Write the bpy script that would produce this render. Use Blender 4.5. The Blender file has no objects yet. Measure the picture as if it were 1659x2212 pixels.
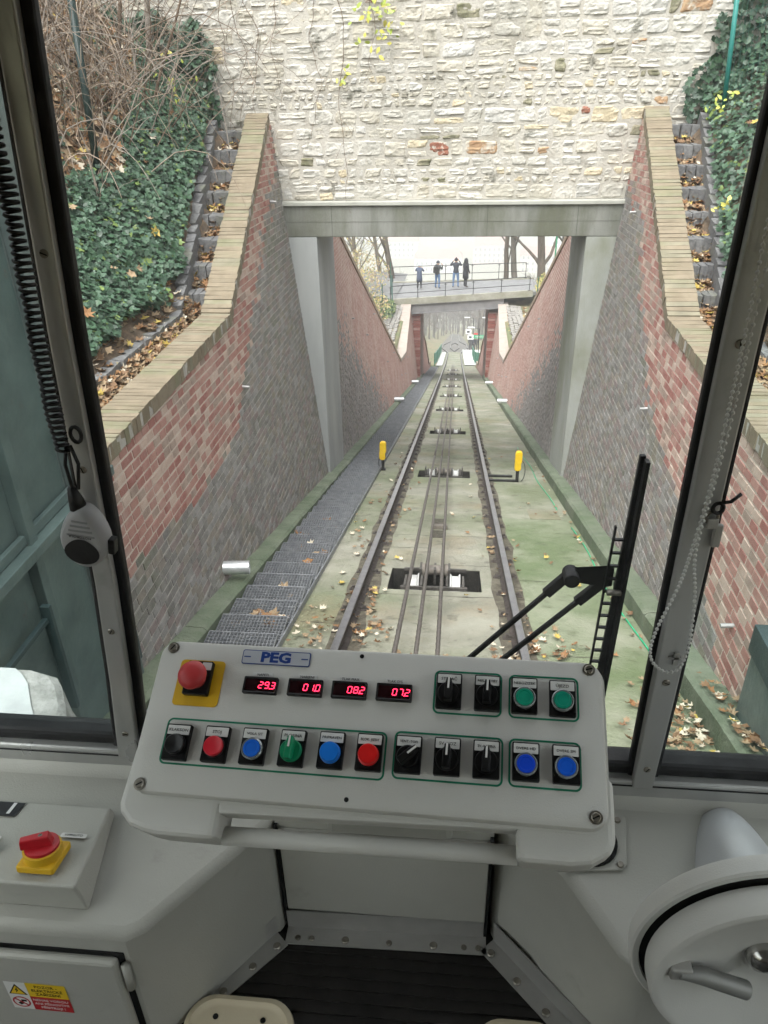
import bpy, math, random
import numpy as np
from mathutils import Vector, Matrix, noise
random.seed(7); rng = np.random.default_rng(7)
scene = bpy.context.scene
COL = scene.collection
R_ = math.radians
TA = math.tan(R_(16.6))            # fall of the funicular line

# ---------------------------------------------------------------- camera
cam_d = bpy.data.cameras.new('camera')
cam_d.sensor_fit = 'AUTO'; cam_d.sensor_width = 36; cam_d.lens = 36 * 1640 / 2212
cam_d.clip_start = .02; cam_d.clip_end = 5000
cam = bpy.data.objects.new('camera', cam_d); COL.objects.link(cam); scene.camera = cam
CR = [[0.9957243, 0.0289531, -0.0877207], [0.0905628, -0.4931563, 0.865214], [-0.0182094, -0.8694588, -0.4936697]]
cm = Matrix(((CR[0][0], -CR[0][1], -CR[0][2], .14), (CR[1][0], -CR[1][1], -CR[1][2], 0), (CR[2][0], -CR[2][1], -CR[2][2], 2.515), (0, 0, 0, 1)))
cam.matrix_world = cm

# ---------------------------------------------------------------- sky, sun, exposure
SUN_EL, SUN_AZ = 62, 200           # bright overcast, light from high behind the camera
world = bpy.data.worlds.new('World'); scene.world = world; world.use_nodes = True
wn = world.node_tree; bg = wn.nodes['Background']
sky = wn.nodes.new('ShaderNodeTexSky'); sky.sky_type = 'NISHITA'; sky.sun_disc = False
sky.sun_elevation = R_(SUN_EL); sky.sun_rotation = R_(SUN_AZ); sky.dust_density = 4; sky.air_density = 1.0
hs = wn.nodes.new('ShaderNodeHueSaturation'); hs.inputs['Saturation'].default_value = .10   # cloud cover
wn.links.new(sky.outputs[0], hs.inputs['Color']); wn.links.new(hs.outputs[0], bg.inputs[0])
bg.inputs[1].default_value = .15
sd = bpy.data.lights.new('sun', 'SUN'); sd.energy = 1.0; sd.angle = R_(40); sd.color = (1, .97, .92)
so = bpy.data.objects.new('sun', sd); COL.objects.link(so)
az = R_(SUN_AZ)
sdir = Vector((math.sin(az) * math.cos(R_(SUN_EL)), math.cos(az) * math.cos(R_(SUN_EL)), math.sin(R_(SUN_EL))))
so.rotation_euler = sdir.to_track_quat('Z', 'Y').to_euler()
vs = scene.view_settings
vs.view_transform = 'Standard'; vs.look = 'None'; vs.gamma = 1; vs.exposure = 1.62; vs.use_curve_mapping = False
HAZE = .0018
cy = scene.cycles
cy.use_denoising = True; cy.use_adaptive_sampling = True; cy.adaptive_threshold = .025; cy.max_bounces = 8; cy.diffuse_bounces = 3; cy.glossy_bounces = 3; cy.transmission_bounces = 4
cy.transparent_max_bounces = 12; cy.volume_bounces = 1; cy.caustics_reflective = False; cy.caustics_refractive = False
cy.sample_clamp_indirect = 6

# ---------------------------------------------------------------- mesh helpers
class MB:
    def __init__(s): s.v = []; s.f = []; s.m = []
    def add(s, vs_, fs, mi=0):
        o = len(s.v); s.v.extend([tuple(p) for p in vs_])
        for f in fs: s.f.append(tuple(i + o for i in f)); s.m.append(mi)
        return s
    def hexa(s, c, mi=0):      # 8 corners: bottom 4 ccw, top 4 ccw
        return s.add(c, [(3, 2, 1, 0), (4, 5, 6, 7), (0, 1, 5, 4), (1, 2, 6, 5), (2, 3, 7, 6), (3, 0, 4, 7)], mi)
    def box(s, lo, hi, mi=0, M=None):
        x0, y0, z0 = lo; x1, y1, z1 = hi
        c = [(x0, y0, z0), (x1, y0, z0), (x1, y1, z0), (x0, y1, z0), (x0, y0, z1), (x1, y0, z1), (x1, y1, z1), (x0, y1, z1)]
        if M is not None: c = [M @ Vector(p) for p in c]
        return s.hexa(c, mi)
    def bar(s, a, b, w, h, mi=0, up=(0, 0, 1)):   # rectangular bar from a to b
        a = Vector(a); b = Vector(b); d = (b - a).normalized(); u = Vector(up)
        sx = d.cross(u)
        if sx.length < 1e-4: sx = d.cross(Vector((1, 0, 0)))
        sx.normalize(); uu = sx.cross(d); sx = sx * w / 2; uu = uu * h / 2
        return s.hexa([a - sx - uu, a + sx - uu, b + sx - uu, b - sx - uu, a - sx + uu, a + sx + uu, b + sx + uu, b - sx + uu], mi)
    def tube(s, pts, r, n=8, mi=0, caps=True):
        pts = [Vector(p) for p in pts]; k = len(pts); rs = r if hasattr(r, '__len__') else [r] * k
        t = (pts[1] - pts[0]).normalized(); u = t.orthogonal().normalized(); vs_ = []
        for i in range(k):
            if 0 < i < k - 1: tn = (pts[i + 1] - pts[i - 1])
            elif i == 0: tn = pts[1] - pts[0]
            else: tn = pts[i] - pts[i - 1]
            if tn.length < 1e-9: tn = t
            tn = tn.normalized(); u = u - tn * u.dot(tn)
            u = u.normalized() if u.length > 1e-6 else tn.orthogonal().normalized()
            w = tn.cross(u)
            for j in range(n):
                a = 2 * math.pi * j / n; vs_.append(pts[i] + (u * math.cos(a) + w * math.sin(a)) * rs[i])
        fs = [(i * n + j, i * n + (j + 1) % n, (i + 1) * n + (j + 1) % n, (i + 1) * n + j) for i in range(k - 1) for j in range(n)]
        if caps: fs += [tuple(range(n - 1, -1, -1)), tuple((k - 1) * n + j for j in range(n))]
        return s.add(vs_, fs, mi)
    def lathe(s, prof, M, n=24, mi=0):   # prof [(r, z)] round local z of M
        vs_ = []; k = len(prof)
        for r, z in prof:
            for j in range(n):
                a = 2 * math.pi * j / n; vs_.append(M @ Vector((r * math.cos(a), r * math.sin(a), z)))
        fs = [(i * n + j, i * n + (j + 1) % n, (i + 1) * n + (j + 1) % n, (i + 1) * n + j) for i in range(k - 1) for j in range(n)]
        if prof[0][0] > 1e-6: fs.append(tuple(range(n - 1, -1, -1)))
        if prof[-1][0] > 1e-6: fs.append(tuple((k - 1) * n + j for j in range(n)))
        return s.add(vs_, fs, mi)
    def prism(s, poly, z0, z1, M=None, mi=0, inset=None):
        n = len(poly); M = M or Matrix()
        vs_ = [M @ Vector((x, y, z0)) for x, y in poly] + [M @ Vector((x, y, z1)) for x, y in poly]
        fs = [tuple(range(n - 1, -1, -1)), tuple(range(n, 2 * n))] + [(i, (i + 1) % n, n + (i + 1) % n, n + i) for i in range(n)]
        return s.add(vs_, fs, mi)
    def loft(s, rings, mi=0, cap=True):    # rings of equal length
        n = len(rings[0]); vs_ = [p for r in rings for p in r]
        fs = [(i * n + j, i * n + (j + 1) % n, (i + 1) * n + (j + 1) % n, (i + 1) * n + j) for i in range(len(rings) - 1) for j in range(n)]
        if cap: fs += [tuple(range(n - 1, -1, -1)), tuple((len(rings) - 1) * n + j for j in range(n))]
        return s.add(vs_, fs, mi)
    def mesh(s, name, mats, smooth=False):
        me = bpy.data.meshes.new(name); me.from_pydata(s.v, [], s.f)
        for m in (mats if isinstance(mats, (list, tuple)) else [mats]): me.materials.append(m)
        if s.m: me.polygons.foreach_set('material_index', s.m)
        if smooth: me.polygons.foreach_set('use_smooth', [True] * len(s.f))
        me.update()
        return me
    def build(s, name, mats, parent=None, smooth=False, bevel=0, seg=2, auto=None):
        me = s.mesh(name, mats, smooth or auto is not None)
        if auto is not None: me.set_sharp_from_angle(angle=R_(auto))
        return link(name, me, parent, bevel, seg)

def link(name, me, parent=None, bevel=0, seg=2):
    o = bpy.data.objects.new(name, me); COL.objects.link(o)
    if parent: o.parent = parent
    if bevel:
        b = o.modifiers.new('bevel', 'BEVEL'); b.width = bevel; b.segments = seg; b.limit_method = 'ANGLE'; b.angle_limit = R_(35); b.harden_normals = False
    return o

def tag(o, label=None, cat=None, group=None, kind=None):
    if label: o['label'] = label
    if cat: o['category'] = cat
    if group: o['group'] = group
    if kind: o['kind'] = kind
    return o

def thing(name, label, cat, group=None, loc=(0, 0, 0)):
    o = bpy.data.objects.new(name, None); COL.objects.link(o); o.location = loc; o.empty_display_size = .1
    if loc != (0, 0, 0): bpy.context.view_layer.update()
    return tag(o, label, cat, group)

def frame(o, ex, ey, ez):
    return Matrix(((ex[0], ey[0], ez[0], o[0]), (ex[1], ey[1], ez[1], o[1]), (ex[2], ey[2], ez[2], o[2]), (0, 0, 0, 1)))

def axis_frame(o, z, xh=(1, 0, 0)):
    z = Vector(z).normalized(); x = Vector(xh); x = (x - z * x.dot(z))
    if x.length < 1e-4: x = z.orthogonal()
    x.normalize(); return frame(o, x, z.cross(x), z)

def rrect(w, h, r, n=5, cx=0, cy=0):
    out = []
    for qx, qy, a0 in ((w / 2 - r, h / 2 - r, 0), (-w / 2 + r, h / 2 - r, 90), (-w / 2 + r, -h / 2 + r, 180), (w / 2 - r, -h / 2 + r, 270)):
        for i in range(n + 1):
            a = R_(a0 + 90 * i / n); out.append((cx + qx + r * math.cos(a), cy + qy + r * math.sin(a)))
    return out

def text_mesh(txt, size, M, name, m, parent, depth=.0004, align='CENTER', xscale=1, bold=0):
    cu = bpy.data.curves.new('lettering', 'FONT'); cu.body = txt; cu.size = size; cu.align_x = align; cu.align_y = 'CENTER'
    cu.extrude = depth; cu.offset = bold; cu.resolution_u = 2
    to = bpy.data.objects.new('lettering', cu); COL.objects.link(to)
    bpy.context.view_layer.update()
    me = bpy.data.meshes.new_from_object(to.evaluated_get(bpy.context.evaluated_depsgraph_get()))
    bpy.data.objects.remove(to)
    me.transform(Matrix.Diagonal((xscale, 1, 1, 1))); me.transform(M)
    me.materials.clear(); me.materials.append(m)
    return link(name, me, parent)

# ---------------------------------------------------------------- materials
MATS = {}
def mat(name, cols, scale=4, rough=.75, bump=0, bscale=60, metal=0, spec=.4, detail=5, stretch=(1, 1, 1), dirt=(), obj=False, rvar=0, coat=0, lo=.3, hi=.7):
    if name in MATS: return MATS[name]
    m = bpy.data.materials.new(name); m.use_nodes = True; nt = m.node_tree; N = nt.nodes.new; L = nt.links.new
    b = nt.nodes['Principled BSDF']; b.inputs['Roughness'].default_value = rough; b.inputs['Metallic'].default_value = metal
    b.inputs['Specular IOR Level'].default_value = spec; b.inputs['Coat Weight'].default_value = coat
    if obj: src = N('ShaderNodeTexCoord').outputs['Object']
    else: src = N('ShaderNodeNewGeometry').outputs['Position']
    mp = N('ShaderNodeMapping'); mp.inputs['Scale'].default_value = stretch; L(src, mp.inputs[0])
    if not isinstance(cols[0], (tuple, list)): cols = [cols]
    if len(cols) > 1:
        nz = N('ShaderNodeTexNoise'); nz.inputs['Scale'].default_value = scale; nz.inputs['Detail'].default_value = detail; nz.inputs['Roughness'].default_value = .6
        L(mp.outputs[0], nz.inputs[0]); cr = N('ShaderNodeValToRGB'); L(nz.outputs[0], cr.inputs[0])
        e = cr.color_ramp.elements
        while len(e) < len(cols): e.new(.5)
        for i, c in enumerate(cols): e[i].position = lo + (hi - lo) * i / (len(cols) - 1); e[i].color = (*c, 1)
        out = cr.outputs[0]
    else:
        rg = N('ShaderNodeRGB'); rg.outputs[0].default_value = (*cols[0], 1); out = rg.outputs[0]
    for d in dirt:      # (colour, scale, lo, hi, amount, stretch)
        n2 = N('ShaderNodeTexNoise'); n2.inputs['Scale'].default_value = d[1]; n2.inputs['Detail'].default_value = 6; n2.inputs['Roughness'].default_value = .65
        m2 = N('ShaderNodeMapping'); m2.inputs['Scale'].default_value = d[5] if len(d) > 5 else (1, 1, 1); m2.inputs['Location'].default_value = (len(name) * 1.7, d[1] * 3.1, 1.3)
        L(src, m2.inputs[0]); L(m2.outputs[0], n2.inputs[0])
        mr = N('ShaderNodeMapRange'); mr.inputs[1].default_value = d[2]; mr.inputs[2].default_value = d[3]; mr.inputs[4].default_value = d[4]; L(n2.outputs[0], mr.inputs[0])
        mx = N('ShaderNodeMix'); mx.data_type = 'RGBA'; L(mr.outputs[0], mx.inputs[0]); L(out, mx.inputs[6]); mx.inputs[7].default_value = (*d[0], 1); out = mx.outputs[2]
    if rvar:
        oi = N('ShaderNodeObjectInfo'); mr = N('ShaderNodeMapRange'); mr.inputs[3].default_value = 1 - rvar; mr.inputs[4].default_value = 1 + rvar; L(oi.outputs['Random'], mr.inputs[0])
        hv = N('ShaderNodeHueSaturation'); L(mr.outputs[0], hv.inputs['Value']); L(out, hv.inputs['Color']); out = hv.outputs[0]
    L(out, b.inputs['Base Color'])
    if bump:
        nb = N('ShaderNodeTexNoise'); nb.inputs['Scale'].default_value = bscale; nb.inputs['Detail'].default_value = 6; L(mp.outputs[0], nb.inputs[0])
        bp = N('ShaderNodeBump'); bp.inputs['Strength'].default_value = min(1, bump); bp.inputs['Distance'].default_value = .4 / bscale * (bump if bump > 1 else 1)
        L(nb.outputs[0], bp.inputs['Height']); L(bp.outputs[0], b.inputs['Normal'])
        nr = N('ShaderNodeTexNoise'); nr.inputs['Scale'].default_value = max(3, scale * 1.7); nr.inputs['Detail'].default_value = 4; L(mp.outputs[0], nr.inputs[0])
        rm = N('ShaderNodeMapRange'); rm.inputs[1].default_value = .3; rm.inputs[2].default_value = .7; rm.inputs[3].default_value = rough - .12; rm.inputs[4].default_value = min(1, rough + .14); L(nr.outputs[0], rm.inputs[0]); L(rm.outputs[0], b.inputs['Roughness'])
    MATS[name] = m; return m

def emit(name, c, s):
    m = bpy.data.materials.new(name); m.use_nodes = True; b = m.node_tree.nodes['Principled BSDF']
    b.inputs['Base Color'].default_value = (*[x * .3 for x in c], 1); b.inputs['Emission Color'].default_value = (*c, 1); b.inputs['Emission Strength'].default_value = s; m.cycles.emission_sampling = 'NONE'
    return m

def glass(name, tint=(1, 1, 1), refl=.06, dirt=.0):
    m = bpy.data.materials.new(name); m.use_nodes = True; nt = m.node_tree; nt.nodes.clear(); N = nt.nodes.new; L = nt.links.new
    o = N('ShaderNodeOutputMaterial'); t = N('ShaderNodeBsdfTransparent'); t.inputs[0].default_value = (*tint, 1); g = N('ShaderNodeBsdfGlossy'); g.inputs['Roughness'].default_value = .03
    fr = N('ShaderNodeLayerWeight'); fr.inputs[0].default_value = refl; mx = N('ShaderNodeMixShader'); L(fr.outputs['Fresnel'], mx.inputs[0]); L(t.outputs[0], mx.inputs[1]); L(g.outputs[0], mx.inputs[2])
    if dirt:
        df = N('ShaderNodeBsdfDiffuse'); df.inputs[0].default_value = (.8, .82, .84, 1)  # pale smears that also paint a veil of reflected light on the pane
        nz = N('ShaderNodeTexNoise'); nz.inputs['Scale'].default_value = 5; nz.inputs['Detail'].default_value = 5; mr = N('ShaderNodeMapRange'); mr.inputs[1].default_value = .35; mr.inputs[2].default_value = .8; mr.inputs[4].default_value = dirt
        L(N('ShaderNodeNewGeometry').outputs['Position'], nz.inputs[0]); L(nz.outputs[0], mr.inputs[0])
        m2 = N('ShaderNodeMixShader'); L(mr.outputs[0], m2.inputs[0]); L(mx.outputs[0], m2.inputs[1]); L(df.outputs[0], m2.inputs[2]); L(m2.outputs[0], o.inputs[0])
    else: L(mx.outputs[0], o.inputs[0])
    return m

# ================================================================ THE CUTTING
def interp(x, xs, ys): return float(np.interp(x, xs, ys))
def wx(h): return 2.06 + .1 * h                     # battered wall face, |x| for a height above rail level
def zt(Y): return -TA * Y if Y < 66 else -TA * 66 - .272 * (Y - 66)
CY, CZ = (3.4, 8.0, 11.98), (.39, .35, 2.16)         # coping top near the cab
def cop(Y): return interp(Y, CY, CZ)
FYs, FZs = (13.6, 31.5, 35.0, 43.6), (1.85, -7.9, -8.75, -8.55)
def far_cop(Y): return interp(Y, FYs, FZs)

M_red = [mat('brick_red', [(.255, .105, .09), (.335, .155, .132)], 9, .85, .5, 90, dirt=(((.40, .30, .26), 3, .45, .75, .6),)),
         mat('brick_rose', [(.31, .155, .13), (.40, .23, .195)], 8, .85, .5, 90, dirt=(((.45, .38, .33), 2.5, .5, .75, .6),)),
         mat('brick_taupe', [(.26, .19, .16), (.38, .30, .25)], 8, .85, .5, 90),
         mat('brick_pale', [(.40, .29, .24), (.50, .40, .34)], 8, .85, .5, 90)]
M_dark = [mat('brick_soot', [(.155, .148, .14), (.25, .238, .225)], 10, .9, .8, 70, dirt=(((.33, .32, .29), 5, .55, .8, .6), ((.11, .13, .055), 1.3, .5, .75, .6))),
          mat('brick_slate', [(.20, .193, .187), (.31, .30, .287)], 10, .9, .8, 70, dirt=(((.38, .36, .33), 5, .55, .8, .6), ((.13, .14, .06), 1.3, .52, .75, .6))),
          mat('brick_umber', [(.19, .17, .15), (.30, .27, .235)], 10, .9, .8, 70, dirt=(((.12, .13, .06), 1.3, .5, .75, .6),)),
          mat('brick_plum', [(.19, .155, .15), (.28, .235, .222)], 10, .9, .8, 70)]
M_far = [mat('brick_far_rose', [(.33, .195, .165), (.41, .26, .225)], 2.5, .85, .4, 60, dirt=(((.46, .38, .33), 1.1, .45, .7, .6),)), mat('brick_far_pink', [(.37, .235, .20), (.45, .31, .27)], 2.5, .85, .4, 60, dirt=(((.46, .38, .33), 1.1, .45, .7, .6),)), mat('brick_far_slate', [(.19, .175, .17), (.28, .26, .25)], 2.5, .85, .4, 60)]  # rose and pink kept paler, veil and overexposure of distance put into colour
M_bricks = M_red + M_dark + M_far
m_mortar = mat('lime_mortar', [(.46, .39, .335), (.60, .52, .45)], 6, .95, .6, 120)
m_mortar_old = mat('old_mortar', [(.32, .305, .28), (.46, .44, .40)], 7, .95, .8, 90, dirt=(((.10, .12, .05), 1.2, .5, .75, .6),))
m_cope = [mat('coping_buff', [(.18, .145, .10), (.25, .208, .148)], 6, .85, .5, 80, dirt=(((.20, .19, .12), 2, .5, .7, .5),)),
          mat('coping_sand', [(.165, .135, .093), (.235, .195, .138)], 6, .85, .5, 80, dirt=(((.18, .18, .10), 2, .5, .7, .5),)),
          mat('coping_olive', [(.17, .155, .11), (.25, .225, .16)], 6, .85, .5, 80, dirt=(((.14, .15, .06), 2, .45, .7, .6),))]
m_conc = mat('board_concrete', [(.155, .16, .14), (.28, .285, .262)], 1.5, .85, .4, 50, stretch=(1, 1, .35), dirt=(((.095, .10, .06), .9, .42, .62, .75, (1.6, 1, .5)), ((.13, .13, .11), 5, .5, .72, .6, (1.8, 1, .12)), ((.30, .30, .28), 2.5, .55, .75, .5, (1, 1, .3))))
m_conc_pale = mat('pale_concrete', [(.30, .315, .315), (.41, .42, .415)], 2, .8, .3, 60, stretch=(1, 1, .3))

DIV = {-1: ((3, 4.3, 5, 5.9, 7.0, 7.7, 8.3, 8.95, 10.46, 11.3, 12.2), (-.45, -.5, -.6, -.74, -.84, -.66, -.34, 0, .8, 1.2, 1.6)),
       1: ((3, 5.0, 5.9, 6.9, 7.6, 8.2, 8.8, 9.5, 10.1, 10.35, 12.2), (-1.6, -1.0, -.78, -.76, -.66, -.46, -.12, .2, .55, .95, 1.2))}
SL = -.045                                           # bed joints fall a little down the line
PITCH, COURSE = .152, .0765

def brick_list(s, Y0, Y1, top, far=False):
    out = []
    k0 = int((zt(Y1) - .3 - SL * (Y1 - 8)) / COURSE) - 2; k1 = int((top(Y0) + 2.6) / COURSE) + 4
    for k in range(k0, k1):
        off = (.5 * (k & 1) + random.uniform(-.06, .06)) * PITCH; j = 0; Y = Y0 + off
        while Y < Y1:
            w = PITCH * random.choice((1, 1, 1, 1, 1, 1, 1, 1.45))
            Yc = Y + w / 2; z = k * COURSE + SL * (Yc - 8)
            tp = top(Yc)
            if zt(Yc) - .25 < z < tp - .1:
                if far:
                    d = (z + TA * Yc) - interp(Yc, (13.6, 16, 19, 22, 25, 45), (3.5, 2.6, 1.6, .7, -.3, -1)) + .5 * noise.noise((Yc * .7, z * .9, s * 3)) + random.gauss(0, .35)
                else:
                    d = z - interp(Yc, *DIV[s]) + .05 * noise.noise((Yc * 2, z * 2, s)) + random.gauss(0, .02 + .02 * max(0, Yc - 6.5))
                if d > 0: mi = random.choices((0, 1, 2, 3), (.25, .36, .2, .19))[0] if not far else random.choice((8, 8, 9)); pr = random.uniform(.004, .009)
                else: mi = random.choices((4, 5, 6, 7), (.34, .3, .2, .16))[0] if not far else random.choice((5, 10, 10)); pr = random.uniform(.003, .010)
                out.append((Yc, z, w - random.uniform(.013, .019), COURSE - random.uniform(.014, .019), pr, mi))
            Y += w
    return out

def wall_pt(s, Y, z, d=0):       # point on the battered face, d proud of it
    return Vector((s * (wx(z + TA * Y) - d), Y, z))

def brick_corners(s, b):
    Yc, z, w, h, pr, mi = b; j = lambda: random.uniform(-.003, .003); c = []
    for d in (-.01, pr):
        for dy, dz in ((-w / 2, -h / 2), (w / 2, -h / 2), (w / 2, h / 2), (-w / 2, h / 2)):
            y = Yc + dy + (j() if d > 0 else 0); zz = z + dz + SL * dy + (j() if d > 0 else 0)
            c.append(wall_pt(s, y, zz, d + (.5 * j() if d > 0 and 3 < mi < 8 else 0)))
    return c

def wall_side(s, label_near, label_far):
    # ---- wall between cab and portal
    w = thing('brick_wall', label_near, 'wall', 'brick retaining walls')
    mb = MB(); Ys = np.linspace(3.3, 12.02, 30)     # mortar body with its bed faces just behind the bricks
    for mi, lohi in ((0, 'up'), (1, 'low')):
        for a, b in zip(Ys[:-1], Ys[1:]):
            q = []
            for y in (a, b):
                dv = interp(y, *DIV[s]); lo, hi = ((dv, cop(y) - .06) if mi == 0 else (zt(y) - .5, dv))
                if lo > hi: lo = hi - .001
                q.append((wall_pt(s, y, lo), wall_pt(s, y, hi)))
            fs = [(0, 1, 2, 3)] if s < 0 else [(3, 2, 1, 0)]
            mb.add([q[0][0], q[1][0], q[1][1], q[0][1]], fs, mi)
    mb.build('mortar_bed', [m_mortar, m_mortar_old], w)
    mb = MB()                                        # the thick body behind
    for a, b in zip(Ys[:-1], Ys[1:]):
        pa, pb = wall_pt(s, a, cop(a) - .07), wall_pt(s, b, cop(b) - .07)
        mb.add([pa, pb, pb + Vector((s * .28, 0, 0)), pa + Vector((s * .28, 0, 0))], [(0, 1, 2, 3)])
    mb.build('wall_core', m_mortar, w)
    bl = brick_list(s, 3.4, 12.0, cop)
    bl.sort(key=lambda b: (b[5] > 3, b[0] + .6 * (b[1] < -.9)))
    lim = 3.75 if s > 0 else 3.9
    single = [b for b in bl if b[0] > lim and b[5] < 4][:300]; ids = set(map(id, single))
    meshes = {}
    for mi in range(8):
        for v in range(2):
            m = MB(); m.box((-.5, -.5, 0), (.5, .5, 1)); mm = m.mesh('brick', M_bricks[mi])
            for q in mm.vertices:
                if q.co.z > .5: q.co.x *= random.uniform(.94, .985); q.co.y *= random.uniform(.88, .97)
            meshes[mi, v] = mm
    for b in single:
        Yc, z, bw, bh, pr, mi = b
        o = link('brick', meshes[mi, random.randrange(2)], w)
        ex = Vector((-s * 0 + s * .1 * (SL + TA), 1, SL)).normalized(); nrm = Vector((-s, .1 * TA, .1)).normalized(); ey = nrm.cross(ex)
        M = frame(wall_pt(s, Yc, z, -.01), ex, ey, nrm)
        if M.determinant() < 0: M = frame(wall_pt(s, Yc, z, -.01), -ex, ey, nrm)
        o.matrix_world = M @ Matrix.Diagonal((bw, bh, pr + .01, 1))
    mb = MB()
    for b in bl:
        if id(b) in ids: continue
        c = brick_corners(s, b)
        mb.add(c, [(4, 5, 6, 7), (0, 1, 5, 4), (1, 2, 6, 5), (2, 3, 7, 6), (3, 0, 4, 7)] if s > 0 else [(7, 6, 5, 4), (4, 5, 1, 0), (5, 6, 2, 1), (6, 7, 3, 2), (7, 4, 0, 3)], b[5])
    tag(mb.build('brick_courses', M_bricks, w), kind='stuff')
    # ---- brick-on-edge coping, every brick a part
    cm_ = []
    for i in range(6):
        m = MB(); m.box((-.5, -.5, -.5), (.5, .5, .5)); mm = m.mesh('coping_brick', m_cope[i % 3])
        for q in mm.vertices: q.co += Vector((random.uniform(-.015, .015), random.uniform(-.05, .02), random.uniform(-.03, .03)))
        cm_.append(mm)
    L = 0; Y = 3.6
    while Y < 11.96:
        g = (cop(Y + .02) - cop(Y - .02)) / .04; ang = math.atan(g)
        if 7.85 < Y < 8.15: ang *= .9
        zc = cop(Y); h = zc - .06 + TA * Y; wdt = .32; xin = wx(h) - .028
        o = link('coping_brick', random.choice(cm_), w)
        M = Matrix.Translation((s * (xin + wdt / 2), Y, zc - .06)) @ Matrix.Rotation(ang, 4, 'X') @ Matrix.Rotation(random.uniform(-.012, .012), 4, 'Z')
        o.matrix_world = M @ Matrix.Diagonal((wdt + random.uniform(-.012, .012), .067, .125 + random.uniform(-.004, .004), 1))
        Y += .0745 * math.cos(ang)
    mb = MB()                                        # mortar strip between the coping bricks
    for a, b in ((3.5, 8.0), (8.0, 11.97)):
        pa = wall_pt(s, a, cop(a) - .115, .018); pb = wall_pt(s, b, cop(b) - .115, .018); X = Vector((s * .3, 0, 0)); U = Vector((0, 0, .1))
        c = [pa, pb, pb + X, pa + X, pa + U, pb + U, pb + X + U, pa + X + U]
        mb.hexa(c if s < 0 else [c[i] for i in (1, 0, 3, 2, 5, 4, 7, 6)])
    mb.build('coping_bed', m_mortar_old, w)
    pm = mat('drain_pipe_grey', [(.36, .36, .36), (.48, .48, .48)], 20, .35, metal=.4)
    for (py, pz) in (((7.965, -.454), (11.16, 1.08)) if s < 0 else ((7.92, -.62), (11.0, .94), (4.37, -.8))):
        p = wall_pt(s, py, pz); m = MB(); m.tube([p, p + Vector((-s * .09, 0, -.006))], .017, 12, 0, True); m.build('drain_pipe', pm, w, auto=40)
    # ---- wall from portal down to the footbridge
    f = thing('brick_wall', label_far, 'wall', 'brick retaining walls')
    mb = MB(); Ys = list(np.linspace(13.3, 31.5, 12)) + [35, 43.6]
    for a, b in zip(Ys[:-1], Ys[1:]):
        q = [wall_pt(s, a, zt(a) - .5), wall_pt(s, b, zt(b) - .5), wall_pt(s, b, far_cop(b) - .05), wall_pt(s, a, far_cop(a) - .05)]
        mb.add(q, [(0, 1, 2, 3)] if s < 0 else [(3, 2, 1, 0)])
    mb.build('mortar_bed', m_mortar, f)
    mb = MB()
    for b in brick_list(s, 13.5, 43.2, far_cop, True):
        c = brick_corners(s, b)
        mb.add(c, [(4, 5, 6, 7), (0, 1, 5, 4), (1, 2, 6, 5), (2, 3, 7, 6), (3, 0, 4, 7)] if s > 0 else [(7, 6, 5, 4), (4, 5, 1, 0), (5, 6, 2, 1), (6, 7, 3, 2), (7, 4, 0, 3)], b[5])
    tag(mb.build('brick_courses', M_bricks, f), kind='stuff')
    mb = MB()
    def cap(mb, pts, wd, th, ov):
        for (a, za), (b, zb) in zip(pts[:-1], pts[1:]):
            pa = wall_pt(s, a, za - th, ov); pb = wall_pt(s, b, zb - th, ov); X = Vector((s * wd, 0, 0)); U = Vector((0, 0, th))
            c = [pa, pb, pb + X, pa + X, pa + U, pb + U, pb + X + U, pa + X + U]
            mb.hexa(c if s < 0 else [c[i] for i in (1, 0, 3, 2, 5, 4, 7, 6)])
    cap(mb, [(13.5, 1.9), (31.5, -7.85)], .3, .12, .03)
    mb.build('coping', mat('coping_far', [(.25, .19, .14), (.36, .29, .22)], 3, .9, .4, 60), f)
    mb = MB(); cap(mb, [(31.45, -7.84), (35.0, -8.66), (43.5, -8.46)], .55, .14, .04)
    mb.build('coping_slab', mat('coping_rose', [(.33, .275, .24), (.41, .355, .315)], 3, .9, .3, 60), f)
    for i in range(9):
        py = 15 + i * 2.6 + random.uniform(-.4, .4); pz = zt(py) + random.uniform(.8, 3.2)
        if pz > far_cop(py) - .4: pz = far_cop(py) - .8
        p = wall_pt(s, py, pz); m = MB(); m.tube([p, p + Vector((-s * .07, 0, 0))], .018, 8); m.build('drain_pipe', pm, f)
    return w, f

wall_side(-1, 'brick retaining wall left of the stepped grating, buff coping, above lower dark courses', 'lower brick wall left of the rails, between portal and footbridge')
wall_side(1, 'brick retaining wall right of the track, behind the wiper, with buff coping', 'lower brick wall right of the rails, between portal and footbridge')

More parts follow.
